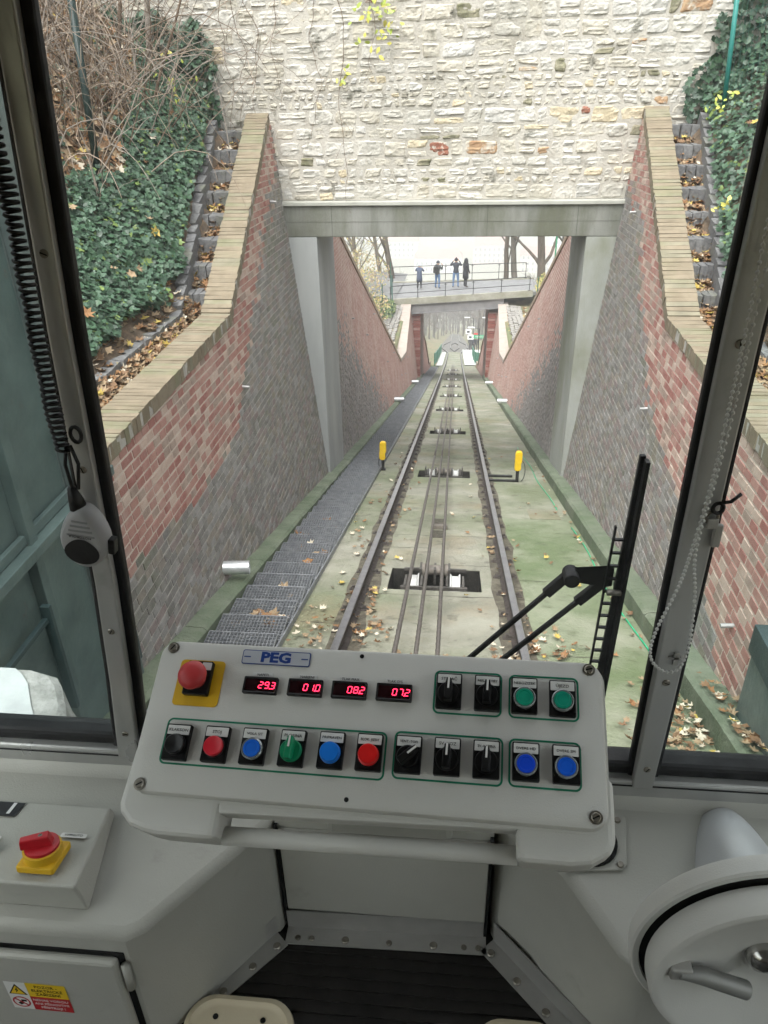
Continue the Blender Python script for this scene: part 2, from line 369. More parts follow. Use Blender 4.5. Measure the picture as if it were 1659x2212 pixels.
# ---- concrete portal
p = thing('concrete_portal', 'grey concrete portal frame spanning the track under the stone wall', 'portal')
m = MB(); m.box((-2.56, 12.0, .46), (2.6, 13.6, .905)); m.build('lintel', m_conc, p, bevel=.012)
m = MB(); m.box((-2.58, 11.965, .907), (2.62, 13.6, .965)); m.build('lintel_ledge', mat('ledge_concrete', [(.33, .33, .29), (.45, .45, .41)], 3, .9, .5, 60), p, bevel=.01)
for xj in (-1.78, .55, 1.86):
    m = MB(); m.box((xj, 11.9975, .463), (xj + .007, 12.001, .903)); m.build('formwork_joint', mat('joint_shade', [(.07, .072, .06), (.12, .12, .10)], 9, .95), p)
m = MB(); m.box((-2.5, 11.9975, .675), (2.55, 12.001, .679)); m.build('formwork_joint', MATS['joint_shade'], p)
for s in (-1, 1):
    m = MB(); lo, hi = sorted((s * 2.02, s * 2.75)); m.box((lo, 12.004, -4.75), (hi, 13.596, .458)); m.build('pillar', m_conc_pale if s < 0 else mat('green_concrete', [(.27, .285, .26), (.38, .39, .37)], 1.5, .85, .4, 50, stretch=(1, 1, .35), dirt=(((.16, .17, .09), .8, .45, .65, .6, (1, 1, .6)),)), p, bevel=.01)

# ---- rubble stone wall over the portal
m_st = [mat('stone_chalk', [(.44, .42, .375), (.60, .58, .53)], 5, .9, 1, 28, dirt=(((.30, .285, .24), .7, .48, .68, .55), ((.27, .25, .20), 4, .56, .76, .7), ((.085, .085, .06), 3.2, .60, .70, .85))),
        mat('stone_cream', [(.43, .40, .335), (.575, .54, .465)], 5, .9, 1, 28, dirt=(((.30, .285, .24), .7, .48, .68, .55), ((.27, .23, .16), 4, .55, .76, .7), ((.085, .08, .058), 3.2, .60, .70, .85))),
        mat('stone_ochre', [(.45, .38, .26), (.60, .53, .40)], 5, .9, 1, 28, dirt=(((.22, .18, .10), 4, .56, .78, .7),)),
        mat('stone_grey', [(.42, .41, .38), (.58, .56, .52)], 5, .9, 1, 28, dirt=(((.18, .18, .16), 4, .55, .75, .7),)),
        mat('stone_lichen', [(.12, .12, .075), (.36, .33, .24)], 8, .95, 1, 45, dirt=(((.14, .15, .07), 3, .5, .7, .6),)),
        mat('stone_brick', [(.22, .085, .055), (.31, .14, .095)], 8, .9, .8, 50, dirt=(((.52, .48, .41), 9, .50, .58, .95),)),
        mat('stone_rust', [(.30, .17, .09), (.44, .31, .19)], 8, .9, .8, 50, dirt=(((.52, .48, .41), 7, .48, .58, .9),))]
sw = thing('stone_wall', 'cream rubble stone wall rising above the concrete portal', 'wall')
m = MB(); m.box((-9, 12.1, .97), (8, 13.55, 4.7)); m.build('mortar_bed', mat('wall_mortar', [(.41, .385, .34), (.54, .51, .455)], 4, .95, 1, 30, dirt=(((.30, .285, .24), .7, .48, .68, .55), ((.26, .23, .18), 2, .52, .72, .55), ((.10, .095, .07), 3.2, .60, .70, .8))), sw)

def stone_patch(x0, x1, z00, z01, z10, z11, prot, mi):
    # corners: bottom left/right z00,z01, top left/right z10,z11
    nx = max(5, min(12, int((x1 - x0) / .026))); nz = max(5, min(8, int((z10 - z00) / .024))); vs_ = []
    seed = random.uniform(0, 99); tx, tz = random.uniform(-.55, .55), random.uniform(-.55, .55); rnd = random.uniform(-.02, .09); skew = random.uniform(-.02, .02)
    cj = [random.uniform(-.016, .016) for _ in range(4)]; cut = random.choice((0, 0, 1, 2, 3, 4)); cs_ = random.uniform(.25, .6)
    z00 += cj[0]; z01 += cj[1]; z10 += cj[2]; z11 += cj[3]
    for j in range(nz + 1):
        b = 2 * j / nz - 1
        for i in range(nx + 1):
            a = 2 * i / nx - 1
            aa = a * (1 - rnd * b * b); bb = b * (1 - rnd * 1.3 * a * a)
            u = (aa + 1) / 2; t = (bb + 1) / 2
            x = x0 + (x1 - x0) * u + skew * b; z = (z00 * (1 - u) + z01 * u) * (1 - t) + (z10 * (1 - u) + z11 * u) * t
            e = max(abs(a), abs(b)); edge = e > .999
            nn = noise.noise((x * 16, z * 26, seed)); n2 = noise.noise((x * 5, z * 8, seed + 5))
            if edge:
                x += .014 * noise.noise((x * 30, z * 30, seed + 9)); z += .014 * noise.noise((z * 30, x * 30, seed + 3)); d = -.006
            else:
                d = prot * (1 + tx * a + tz * b) + .006 * nn + .009 * (round(2.2 * n2) / 2.2) + .007 * (1 if noise.noise((x * 4, z * 34, seed)) > .18 else 0)
                if cut: sa, sb = ((1, 1), (-1, 1), (1, -1), (-1, -1))[cut - 1]; k_ = (a * sa + b * sb - (2 - cs_ * 2)) ; d -= max(0, k_) * .05
            vs_.append((x, 12.1 - max(d, -.008), z))
    fs = []; w = nx + 1
    for j in range(nz):
        for i in range(nx): fs.append((j * w + i, j * w + i + 1, (j + 1) * w + i + 1, (j + 1) * w + i))
    return vs_, fs

stones = []; z = .972; row = 0
zw = lambda x, k: .03 * noise.noise((x * 1.1, k * 3.7, 0))
while z < 4.4:
    h = random.choice((.08, .10, .12, .14, .16, .18, .22)); x = -6.6 + random.uniform(0, .2)
    while x < 4.6:
        wd = max(.09, h * random.uniform(.65, 2.3)); x1 = x + wd; g = random.uniform(.004, .013)
        def put(za, zb, ra, rb):
            vis = -3.6 < (x + x1) / 2 < 3.6
            r = random.random(); mi = 0 if r < .44 else 1 if r < .80 else 2 if r < .86 else 3 if r < .965 else 4
            if vis and random.random() < .014: mi = random.choice((5, 6, 6))
            z00 = za + zw(x, ra) + g; z01 = za + zw(x1, ra) + g; z10 = zb + zw(x, rb) - g; z11 = zb + zw(x1, rb) - g
            if ra == 0: z00 = z01 = za + .004
            stones.append(((x1 - x) * (zb - za), (x + x1) / 2, (za + zb) / 2, stone_patch(x + g, x1 - g, z00, z01, z10, z11, random.uniform(.002, .013), mi), mi))
        if h > .14 and random.random() < .35: zm = z + h * random.uniform(.4, .6); put(z, zm, row, row + .5); put(zm, z + h, row + .5, row + 1)
        else: put(z, z + h, row, row + 1)
        x = x1
    z += h; row += 1
def vis_key(s):
    _, x, zz, _, _ = s
    return 0 if (-3.5 < x < 3.4 and zz < 3.7 and not (abs(x) > 2.4 and zz < 2.0)) else 1
stones.sort(key=lambda s: (vis_key(s), -s[0]))
for a, x, zz, (vs_, fs), mi in stones[:300]:
    m = MB(); m.add(vs_, fs); m.build('stone', m_st[mi], sw)
m = MB()
for a, x, zz, (vs_, fs), mi in stones[300:]:
    if abs(x) > 2.75 and zz < 1.7: continue
    m.add(vs_, fs, mi)
tag(m.build('stone_courses', m_st, sw), kind='stuff')

# ================================================================ TRACK BED
def tp(x, Y, h=0): return Vector((x, Y, zt(Y) + h))
m_slab = mat('slab_concrete', [(.19, .19, .15), (.27, .265, .215), (.35, .34, .28)], 1.6, .9, .9, 30, dirt=(((.125, .155, .075), .55, .42, .62, .7), ((.27, .20, .12), .8, .52, .72, .55), ((.07, .068, .05), 5, .56, .74, .75), ((.33, .32, .28), 9, .62, .75, .6)))
m_kerb = mat('kerb_green', [(.095, .125, .08), (.19, .215, .16)], 3, .9, .9, 30, dirt=(((.10, .145, .075), 1.2, .45, .7, .6),))
slab = MB(); Yv = list(np.arange(-4, 66.1, 2.5))
holes = [6.78 + 6.2 * i for i in range(9)]
def strip(mb, x0, x1, h, Ys, mi=0):
    for a, b in zip(Ys[:-1], Ys[1:]): mb.add([tp(x0, a, h), tp(x1, a, h), tp(x1, b, h), tp(x0, b, h)], [(0, 1, 2, 3)], mi)
# bed with pits left open under the cable rollers
edges = [-4]
for hc in holes: edges += [hc - .36, hc + .36]
edges.append(66)
strip(slab, -1.26, -.52, -.15, [-4, 66]); strip(slab, .5, .80, -.15, [-4, 66]); strip(slab, .80, 1.9, -.15, [-4, 9.6], 1); strip(slab, .80, 1.9, -.15, [9.6, 13.2], 2); strip(slab, .80, 1.9, -.15, [13.2, 66])
for i in range(0, len(edges) - 1, 2): strip(slab, -.52, .5, -.15, [edges[i], edges[i + 1]])
for hc in holes:
    for (xa, xb) in ((-.52, -.5), (.48, .5)): strip(slab, xa, xb, -.15, [hc - .36, hc + .36])
    a, b = hc - .36, hc + .36
    q = [tp(-.5, a, -.15), tp(.48, a, -.15), tp(.48, b, -.15), tp(-.5, b, -.15)]; d = Vector((0, 0, -.35)); q2 = [v + d for v in q]
    slab.add(q + q2, [(4, 5, 6, 7), (0, 4, 7, 3), (1, 2, 6, 5), (0, 1, 5, 4), (3, 7, 6, 2)])
strip(slab, -2.3, -1.26, -.62, [-4, 66])
slab.add([tp(-1.26, -4, -.15), tp(-1.26, 66, -.15), tp(-1.26, 66, -.62), tp(-1.26, -4, -.62)], [(0, 1, 2, 3)])
m_moss = mat('slab_mossy', [(.16, .185, .12), (.22, .245, .165), (.29, .30, .23)], 1.6, .9, .9, 30, dirt=(((.10, .145, .06), .7, .42, .6, .75), ((.07, .085, .04), 5, .54, .72, .7), ((.30, .30, .24), 8, .62, .75, .6)))
m_moss2 = mat('slab_part_mossy', [(.175, .188, .135), (.245, .255, .19), (.32, .32, .255)], 1.6, .9, .9, 30, dirt=(((.12, .15, .07), .7, .46, .64, .65), ((.07, .075, .045), 5, .56, .74, .7), ((.32, .31, .26), 8, .62, .75, .6)))
tag(slab.build('track_bed', [m_slab, m_moss, m_moss2]), kind='structure')
# poured sections: raised panels and cross joints of the bed
tb = bpy.data.objects['track_bed']
m = MB(); m.box((1.28, 9.6, 0), (1.72, 10.2, .012))
for v in range(len(m.v)): x, y, zz = m.v[v]; m.v[v] = (x, y, zz + zt(y) - .15)
m.build('hatch_cover', m_slab, tb, bevel=.006)
mj = mat('joint_dirt', [(.05, .045, .035), (.12, .11, .085)], 20, .95, .5, 90)
for i in range(46):
    Y = 4.3 + i * .62 + random.uniform(-.12, .12); xa, xb = random.choice(((-1.2, -.78), (-.66, -.1), (.05, .66), (-.66, .66), (.8, 1.5), (.8, 1.3)))
    n = 7; pts = []
    for k in range(n + 1): pts.append((xa + (xb - xa) * k / n, Y + random.uniform(-.012, .012)))
    if any(abs(Y - hc) < .45 for hc in holes) and xa < .5 and xb > -.5: continue
    m = MB()
    for k in range(n): m.add([tp(pts[k][0], pts[k][1] - random.uniform(.002, .007), -.146), tp(pts[k + 1][0], pts[k + 1][1] - random.uniform(.002, .007), -.146), tp(pts[k + 1][0], pts[k + 1][1] + .004, -.146), tp(pts[k][0], pts[k][1] + .004, -.146)], [(0, 1, 2, 3)])
    m.build('joint', mj, tb)
for s, x0, x1, top, lab in ((-1, -2.16, -1.87, .02, 'mossy green concrete kerb between grating stair and left wall'), (1, 1.87, 2.16, .06, 'mossy green concrete kerb at the foot of the right wall')):
    k = thing('concrete_kerb', lab, 'kerb', 'mossy concrete kerbs')
    Y = -3.5; i = 0
    while Y < 46:
        Ln = random.uniform(1.6, 2.4) if Y < 20 else 4; ge = random.uniform(.0, .03); m = MB(); n = 5
        rings = []
        for q in range(n + 1):
            y = Y + (Ln - .012) * q / n; j = .018 * noise.noise((y * 2.2, s * 4, 0)); j2 = .022 * noise.noise((y * 3, s * 9, 2)); bot = -.62 if s < 0 else -.3
            xi = (x1 if s < 0 else x0) + j * (1 if s < 0 else 1); xo = x0 if s < 0 else x1
            rings.append([tp(xo, y, bot), tp(xi, y, bot), tp(xi, y, top - .03 + j2), tp(xi - s * -.03, y, top + j2), tp(xo, y, top + .012 + j2)])
        m.loft(rings); m.build('kerb_stone', m_kerb, k, auto=30); Y += Ln; i += 1

for s in (-1, 1):      # grime and leaf mould gathered along the rails
    for sd in (-1, 1):
        m = MB(); Yg = np.arange(3.6, 40, .14); x = s * .7475; pr_ = None
        for Y in Yg:
            w_ = .075 + .05 * max(0, .3 + noise.noise((Y * 1.3, s * 3, sd))) + .03 * abs(noise.noise((Y * 6, s, sd * 4)))
            q = (tp(x + sd * .05, Y, -.1455), tp(x + sd * (.05 + w_), Y, -.1455))
            if pr_ is not None: m.add([pr_[0], pr_[1], q[1], q[0]], [(0, 1, 2, 3) if sd > 0 else (3, 2, 1, 0)])
            pr_ = q
        m.build('rail_grime', mat('grime', [(.055, .048, .036), (.10, .088, .065), (.17, .155, .12)], 9, .95, .9, 50), tb)
# ---- rails, clips, cables
m_railtop = mat('rail_worn', [(.24, .232, .245), (.34, .332, .345)], 8, .28, metal=.9)
m_rail = mat('rail_rust', [(.035, .029, .027), (.075, .06, .053)], 15, .8, .5, 60)
m_clip = mat('clip_iron', [(.035, .031, .029), (.085, .07, .06)], 25, .8, .6, 80)
prof = [(-.06, -.15), (.06, -.15), (.06, -.138), (.014, -.122), (.009, -.045), (.034, -.033), (.034, -.006), (.029, 0), (-.029, 0), (-.034, -.006), (-.034, -.033), (-.009, -.045), (-.014, -.122), (-.06, -.138)]
def rail_mesh(path, name, parent):      # path: list of (x, Y)
    m = MB(); n = len(prof); rings = [[Vector((x + px, Y, zt(Y) + pz + .002)) for px, pz in prof] for x, Y in path]
    for i in range(len(rings) - 1):
        for j in range(n):
            j2 = (j + 1) % n; m.add([rings[i][j], rings[i][j2], rings[i + 1][j2], rings[i + 1][j]], [(3, 2, 1, 0)], 1 if j == 7 or j == 6 or j == 8 else 0)
    return m.build(name, [m_rail, m_railtop], parent)
cmb = MB(); cmb.box((-.045, -.032, 0), (.035, .032, .016)); cmb.box((-.016, -.015, .014), (.014, .015, .045)); cmb.box((-.045, -.015, .014), (-.012, .015, .034)); clip_me = cmb.mesh('rail_clip', m_clip)
for s, lab in ((-1, 'left running rail of the funicular, bolted beside the grating stair'), (1, 'right running rail of the funicular, nearer the yellow sensor on open slab')):
    r = thing('rail', lab, 'rail', 'running rails')
    x = s * .7475
    rail_mesh([(x, y) for y in (-3, 66)], 'rail_bar', r)
    Y = 3.6; i = 0
    while Y < 46:
        for sd in (-1, 1):
            o = link('rail_clip', clip_me, r); o.location = tp(x + sd * .095, Y + random.uniform(-.03, .03), -.15); o.rotation_euler = (-R_(16.6), 0, 0 if sd > 0 else math.pi)
            if sd < 0: o.rotation_euler = (R_(16.6), 0, math.pi)
        Y += .55 if Y < 22 else .7
m_cable = mat('cable_steel', [(.10, .09, .08), (.19, .17, .155)], 30, .55, metal=.5)
def rope(name, lab, pts_x, r, grp):
    # twisted strands: six-lobed section turning along the rope
    m = MB(); Ys = list(np.arange(3.2, 14, .03)) + list(np.arange(14, 64, .8)); n = 12; rings = []
    for Y in Ys:
        x = interp(Y, *pts_x); hh = .045; ph = Y * 26 if Y < 14 else 0; ring = []
        for j in range(n):
            a = 2 * math.pi * j / n; rr = r * (1 + (.16 * math.cos(6 * a + ph * 6 / 6 * 2) if Y < 14 else 0)); ring.append(tp(x + rr * math.cos(a), Y, hh + rr * math.sin(a)))
        rings.append(ring)
    m.loft(rings); return tag(m.build(name, m_cable, smooth=True), lab, 'cable', grp)
rope('haul_cable', 'leftmost twisted steel haul cable, over the left cable pulley', ((3.2, 10, 30, 64), (-.27, -.235, -.16, -.12)), .0185, 'haul cables')
rope('haul_cable', 'middle twisted steel haul cable between the rails', ((3.2, 10, 30, 64), (-.10, -.085, -.045, -.02)), .0175, 'haul cables')
rope('haul_cable', 'rightmost twisted steel haul cable between the rails', ((3.2, 10, 30, 64), (.07, .065, .06, .06)), .0175, 'haul cables')

# ---- cable roller sets
m_wheel = mat('pulley_white', [(.46, .46, .45), (.60, .60, .59)], 12, .4, .2, 60)
m_iron = mat('roller_iron', [(.05, .047, .043), (.12, .11, .10)], 18, .7, .5, 70)
m_rust = mat('roller_worn', [(.13, .115, .10), (.24, .21, .18)], 14, .6, .4, 60)
LABR = ['nearest cable roller set with two white pulleys over an open pit', 'second cable roller set, level with the yellow sensors at the portal', 'third cable roller set, just beyond the concrete portal', 'fourth cable roller set from the cab', 'fifth cable roller set from the cab', 'sixth cable roller set, near the footbridge', 'seventh cable roller set, under the footbridge', 'eighth cable roller set, just past the footbridge', 'farthest cable roller set before the white platform']
def roller(Y, lab, big):
    t = thing('cable_roller', lab, 'roller', 'cable roller sets')
    mb = MB(); q_ = [tp(-.497, Y - .355, -.16), tp(.477, Y - .355, -.16), tp(.477, Y + .355, -.16), tp(-.497, Y + .355, -.16)]; mb.add(q_ + [v + Vector((0, 0, -.32)) for v in q_], [(4, 5, 6, 7), (0, 4, 7, 3), (1, 2, 6, 5), (0, 1, 5, 4), (3, 7, 6, 2)]); mb.build('pit_liner', mat('pit_grease', [(.018, .017, .015), (.05, .046, .04)], 9, .6, .5, 40), t)  # dark liner covering the floor and walls of the pit
    g = lambda x, y, h: tp(x, Y, h) + Vector((0, y, -TA * y))
    def bx(mb, x0, x1, y0, y1, h0, h1): mb.hexa([g(x0, y0, h0), g(x1, y0, h0), g(x1, y1, h0), g(x0, y1, h0), g(x0, y0, h1), g(x1, y0, h1), g(x1, y1, h1), g(x0, y1, h1)])
    for x in (-.235, .205):
        mb = MB(); R0 = .15 if big else .095; M = axis_frame(g(x, -.05 if big else 0, -.235 if big else -.15), (1, 0, 0), (0, 1, 0))
        mb.lathe([(.03, -.055), (R0, -.055), (R0, -.045), (R0 - .022, -.03), (R0 - .022, .03), (R0, .045), (R0, .055), (.03, .055)], M, 28); wh = mb.build('pulley', m_wheel, t, auto=35)
        mb = MB(); mb.lathe([(.001, -.075), (.035, -.075), (.035, .075), (.001, .075)], M, 12); mb.build('hub', m_iron, wh)
        for dx in (-.085, .085):
            mb = MB(); bx(mb, x + dx - .012, x + dx + .012, -.3, .3 if not big else .05, -.26, -.115 if big else -.09); mb.build('side_plate', m_iron, t)
    mb = MB(); M = axis_frame(g(-.015, .19 if big else .02, -.10), (1, 0, 0), (0, 1, 0)); mb.lathe([(.001, -.14), (.075, -.14), (.075, -.11), (.055, -.1), (.055, .1), (.075, .11), (.075, .14), (.001, .14)], M, 22); mb.build('drum', m_rust, t, auto=35)
    for x in (-.17, -.015, .14):
        mb = MB(); bx(mb, x - .012, x + .012, .08 if big else -.1, .33 if big else .1, -.25, -.055 if big else -.03); mb.build('bracket', m_iron, t)
    for y in (-.31, .31):
        mb = MB(); bx(mb, -.36, .33, y - .02, y + .02, -.16, -.125); mb.build('cross_bar', m_iron, t)
    mb = MB(); mb.tube([g(-.36, -.05 if big else 0, -.235 if big else -.15), g(.33, -.05 if big else 0, -.235 if big else -.15)], .016, 8); mb.build('axle', m_iron, t)
    if not big:
        for x in (-.36, .33):
            mb = MB(); bx(mb, x - .01, x + .01, -.1, .1, -.15, .0); mb.build('end_plate', m_iron, t)
for i, Y in enumerate(holes): roller(Y, LABR[i], i == 0)
# small pit with a crosspiece up the line from the nearest rollers
t = thing('cable_guide', 'small rusted cable guide set into a slot between the cables', 'cable guide')
for (y0, y1, hh) in ((9.05, 9.45, -.143), (8.45, 8.8, -.143)):
    m = MB(); m.hexa([tp(-.09, y0, -.16), tp(.08, y0, -.16), tp(.08, y1, -.16), tp(-.09, y1, -.16), tp(-.09, y0, hh), tp(.08, y0, hh), tp(.08, y1, hh), tp(-.09, y1, hh)]); m.build('slot', mj, t)
m = MB(); m.hexa([tp(-.12, 8.86, -.15), tp(.10, 8.86, -.15), tp(.10, 8.98, -.15), tp(-.12, 8.98, -.15), tp(-.12, 8.86, -.09), tp(.10, 8.86, -.09), tp(.10, 8.98, -.09), tp(-.12, 8.98, -.09)]); m.build('crosspiece', m_rust, t, bevel=.006)

# ---- grating stair
m_galv = mat('galvanised', [(.17, .18, .198), (.29, .30, .315)], 12, .5, .2, 80, metal=.2)
st = thing('grating_stair', 'galvanised steel grating stair running down beside the left rail', 'stair')
W2, D2 = .58, .335
def tread_mesh(nx, ny, bw):
    m = MB()
    for i in range(nx + 1): x = -W2 / 2 + W2 * i / nx; m.box((x - bw, 0, -.028), (x + bw, D2, 0))
    for j in range(ny + 1): y = D2 * j / ny; m.box((-W2 / 2, y - bw, -.024), (W2 / 2, y + bw, -.003))
    m.box((-W2 / 2, -.005, -.05), (W2 / 2, .005, .004)); m.box((-W2 / 2, D2 - .005, -.04), (W2 / 2, D2 + .005, .003))
    return m.mesh('tread', m_galv)
tm1 = tread_mesh(19, 8, .0023); tm2 = tread_mesh(12, 4, .0032)
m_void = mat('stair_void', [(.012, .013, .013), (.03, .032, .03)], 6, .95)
Y = 3.0; i = 0
while Y < 60:
    o = link('tread', tm1 if Y < 16 else tm2, st); o.location = tp(-1.555, Y, -.10); o.rotation_euler = (-R_(1.5), 0, random.uniform(-.008, .008)); Y += .385; i += 1
for x in (-1.852, -1.255):
    m = MB(); m.hexa([tp(x - .008, 2.6, -.3), tp(x + .008, 2.6, -.3), tp(x + .008, 60, -.3), tp(x - .008, 60, -.3), tp(x - .008, 2.6, -.085), tp(x + .008, 2.6, -.085), tp(x + .008, 60, -.085), tp(x - .008, 60, -.085)]); m.build('stringer', m_galv if x > -1.5 else m_kerb, st)
m = MB(); strip(m, -1.84, -1.26, -.42, [2.6, 60]); m.build('void_shade_floor', m_void, st)  # near-black sheet, shade under the treads put into its colour

# ---- yellow sensors on black stands
m_yel = mat('sensor_yellow', [(.75, .47, .01), (.85, .56, .02)], 5, .4, .1, 40)
m_blk = mat('black_paint', [(.012, .012, .012), (.03, .03, .03)], 8, .5, .2, 60)
def sensor(x, Y, h0, lab, mirror):
    t = thing('track_sensor', lab, 'sensor', 'yellow track sensors')
    b = tp(x, Y, h0); V = Vector
    m = MB(); m.box((b.x - .028 * 1, b.y, b.z), (b.x + .028, b.y + .05, b.z + .34)); m.build('stand', m_blk, t, bevel=.004)
    m = MB()
    if mirror: m.box((b.x - .5, b.y, b.z - .0), (b.x + .03, b.y + .04, b.z + .035)); m.box((b.x - .5, b.y + .42, b.z - .12), (b.x - .05, b.y + .46, b.z - .085))
    else: m.box((b.x - .1, b.y, b.z), (b.x + .05, b.y + .05, b.z + .035))
    m.build('foot', m_blk, t)
    m = MB(); pr = rrect(.125, .24, .05, 5); M = frame(V((b.x + (0 if mirror else .01), b.y - .03, b.z + .50)), V((1, 0, 0)), V((0, 0, 1)), V((0, -1, 0))); m.prism(pr, -.06, .03, M)
    y1 = m.build('upper_disc', m_yel, t, bevel=.012)
    m = MB(); pr = rrect(.115, .19, .045, 5); M = frame(V((b.x + (-.005), b.y - .03, b.z + .34)), V((1, 0, 0)), V((0, 0, 1)), V((0, -1, 0))); m.prism(pr, -.05, .025, M); m.build('lower_disc', m_yel, t, bevel=.012)
    m = MB(); m.box((b.x - .06 if mirror else b.x + .045, b.y - .02, b.z + .25), (b.x - .048 if mirror else b.x + .057, b.y + .04, b.z + .6)); m.build('back_plate', m_blk, t)
    pts = [V((b.x + .06 + .07 * math.sin(a) * 1, b.y, b.z + .22 + .2 * math.cos(a))) for a in np.linspace(.1, 3.0, 12)] if mirror else [V((b.x - .06, b.y, b.z + .3)), V((b.x - .09, b.y, b.z + .15)), V((b.x - .05, b.y, b.z + .02))]
    m = MB(); m.tube(pts, .007, 6); m.build('lead', m_blk, t)
sensor(-1.20, 13.2, -.15, 'yellow sensor on a black stand standing at the grating stair', False)
sensor(1.31, 12.35, -.15, 'yellow sensor on a black stand standing on the open right slab', True)

# ---- tube lamps at the foot of the walls
m_lamp = mat('lamp_alu', [(.55, .56, .57), (.68, .69, .70)], 10, .35, metal=.6)
def lamp(s, Y, h, r, ln, lab):
    t = thing('wall_lamp', lab, 'lamp', 'silver tube lamps along the walls')
    a = wall_pt(s, Y, zt(Y) + h); dr = Vector((-s * 1, .18, -.05)).normalized(); M = axis_frame(a, dr)
    m = MB(); m.lathe([(r, -.05), (r, ln - .002), (r - .006, ln), (r - .006, ln - .05)], M, 24); m.build('tube', m_lamp, t, auto=40)
    m = MB(); m.lathe([(.001, ln - .045), (r - .007, ln - .045)], M, 24); m.build('lens', mat('lens_grey', [(.3, .31, .32)], 1, .2), t)
lamp(-1, 6.08, .17, .068, .25, 'large silver tube lamp on the left wall just ahead of the cab')
for s in (-1, 1):
    for i, Y in enumerate((26.5, 37.4)):
        lamp(s, Y, -.0 + .12, .085, .35, ('%s silver tube lamp at the foot of the %s lower wall' % ('nearer' if i == 0 else 'farther', 'left' if s < 0 else 'right')))
# thin green cable lying along the right kerb
m = MB(); pts = [tp(1.80 + .03 * math.sin(y * 1.7) - .004 * (y - 6), y, -.138) for y in np.arange(4.9, 9.4, .25)]
m.tube(pts, .007, 6); o = m.build('green_cable', mat('cable_green', [(.02, .45, .22)], 1, .5), smooth=True); tag(o, 'bright green thin cable lying along the right kerb', 'cable')
m = MB(); pts = [tp(1.74 + .02 * math.sin(y * 1.9) - .01 * (y - 9), y, -.138) for y in np.arange(10.2, 17, .4)]
m.tube(pts, .006, 6); o = m.build('green_cable', MATS['cable_green'], smooth=True); tag(o, 'farther length of thin green cable beside the kerb near the portal', 'cable')

# ================================================================ BANKS BESIDE THE CUTTING
def xk(Y): return 2.84 + .125 * max(0, Y - 8)           # line of the sett kerb
def bank_z(ax, Y, s=-1):
    k = xk(Y); c = cop(min(Y, 11.98))
    if ax < k: return c - .2 - .12 * max(0, min(1, (Y - 8)))
    d = ax - k; n_ = .10 * noise.noise((ax * 1.3, Y * 1.1, s * 5)) + .04 * noise.noise((ax * 4, Y * 4, s * 7))
    return c - .06 + .86 * min(d, 3.0) + .35 * max(0, d - 3.0) + n_ * min(1, d * 3)
m_soil = mat('leaf_litter_soil', [(.035, .027, .02), (.085, .062, .042), (.15, .105, .07)], 7, .95, 1, 40, dirt=(((.20, .135, .085), 5, .55, .7, .7),))
for s, nm in ((-1, 'bank'), (1, 'bank')):
    xs = [0, 1, 2] + list(np.linspace(2.9, 7, 22)) + [8, 10, 14, 25]; Ys = list(np.arange(-6, 3, 1.5)) + list(np.linspace(3, 12.14, 34))
    vs_ = []; fs = []
    for Y in Ys:
        xi_ = wx(cop(min(Y, 11.98)) + TA * Y) + .2
        for ax in xs:
            if ax < 2.5: ax = (xi_, xi_ + .08, min(2.88, xi_ + .16) if xi_ < 2.7 else xi_ + .12)[int(ax)]
            elif ax < xi_ + .14: ax = xi_ + .14 + .002 * ax
            z = bank_z(ax, Y, s)
            if Y < 3.4: z = min(z, .2 + .3 * (ax - 2.5)) if ax > 2.7 else -.2
            vs_.append((s * ax, Y, z))
    w = len(xs)
    for j in range(len(Ys) - 1):
        for i in range(w - 1):
            q = (j * w + i, j * w + i + 1, (j + 1) * w + i + 1, (j + 1) * w + i); fs.append(q if s > 0 else q[::-1])
    m = MB(); m.add(vs_, fs); tag(m.build('bank', m_soil, smooth=True), kind='structure')

# ---- granite steps and sett kerbs
m_gran = [mat('granite_a', [(.085, .085, .088), (.17, .17, .172)], 30, .85, .6, 50, dirt=(((.16, .17, .10), 2, .5, .7, .6),)), mat('granite_b', [(.10, .10, .10), (.20, .20, .20)], 30, .85, .6, 50)]
def sett_mesh(mi):
    m = MB(); m.box((-.5, -.5, -.5), (.5, .5, .5)); me = m.mesh('sett', m_gran[mi])
    for q in me.vertices: q.co += Vector([random.uniform(-.05, .05) for _ in range(3)])
    return me
setts = [sett_mesh(i % 2) for i in range(8)]
m_pale_sett = mat('sett_pale', [(.21, .20, .18), (.32, .30, .28)], 12, .9, .5, 40)
setts_pale = []
for i in range(3):
    me_ = setts[i].copy(); me_.materials.clear(); me_.materials.append(m_pale_sett); setts_pale.append(me_)
def sett(parent, c, size, rx=0, rz=0, name='sett'):
    o = link(name, random.choice(setts), parent); o.matrix_world = Matrix.Translation(c) @ Matrix.Rotation(rz, 4, 'Z') @ Matrix.Rotation(rx, 4, 'X') @ Matrix.Diagonal((*size, 1))
    b = o.modifiers.new('bevel', 'BEVEL'); b.width = .012; b.segments = 1
    return o
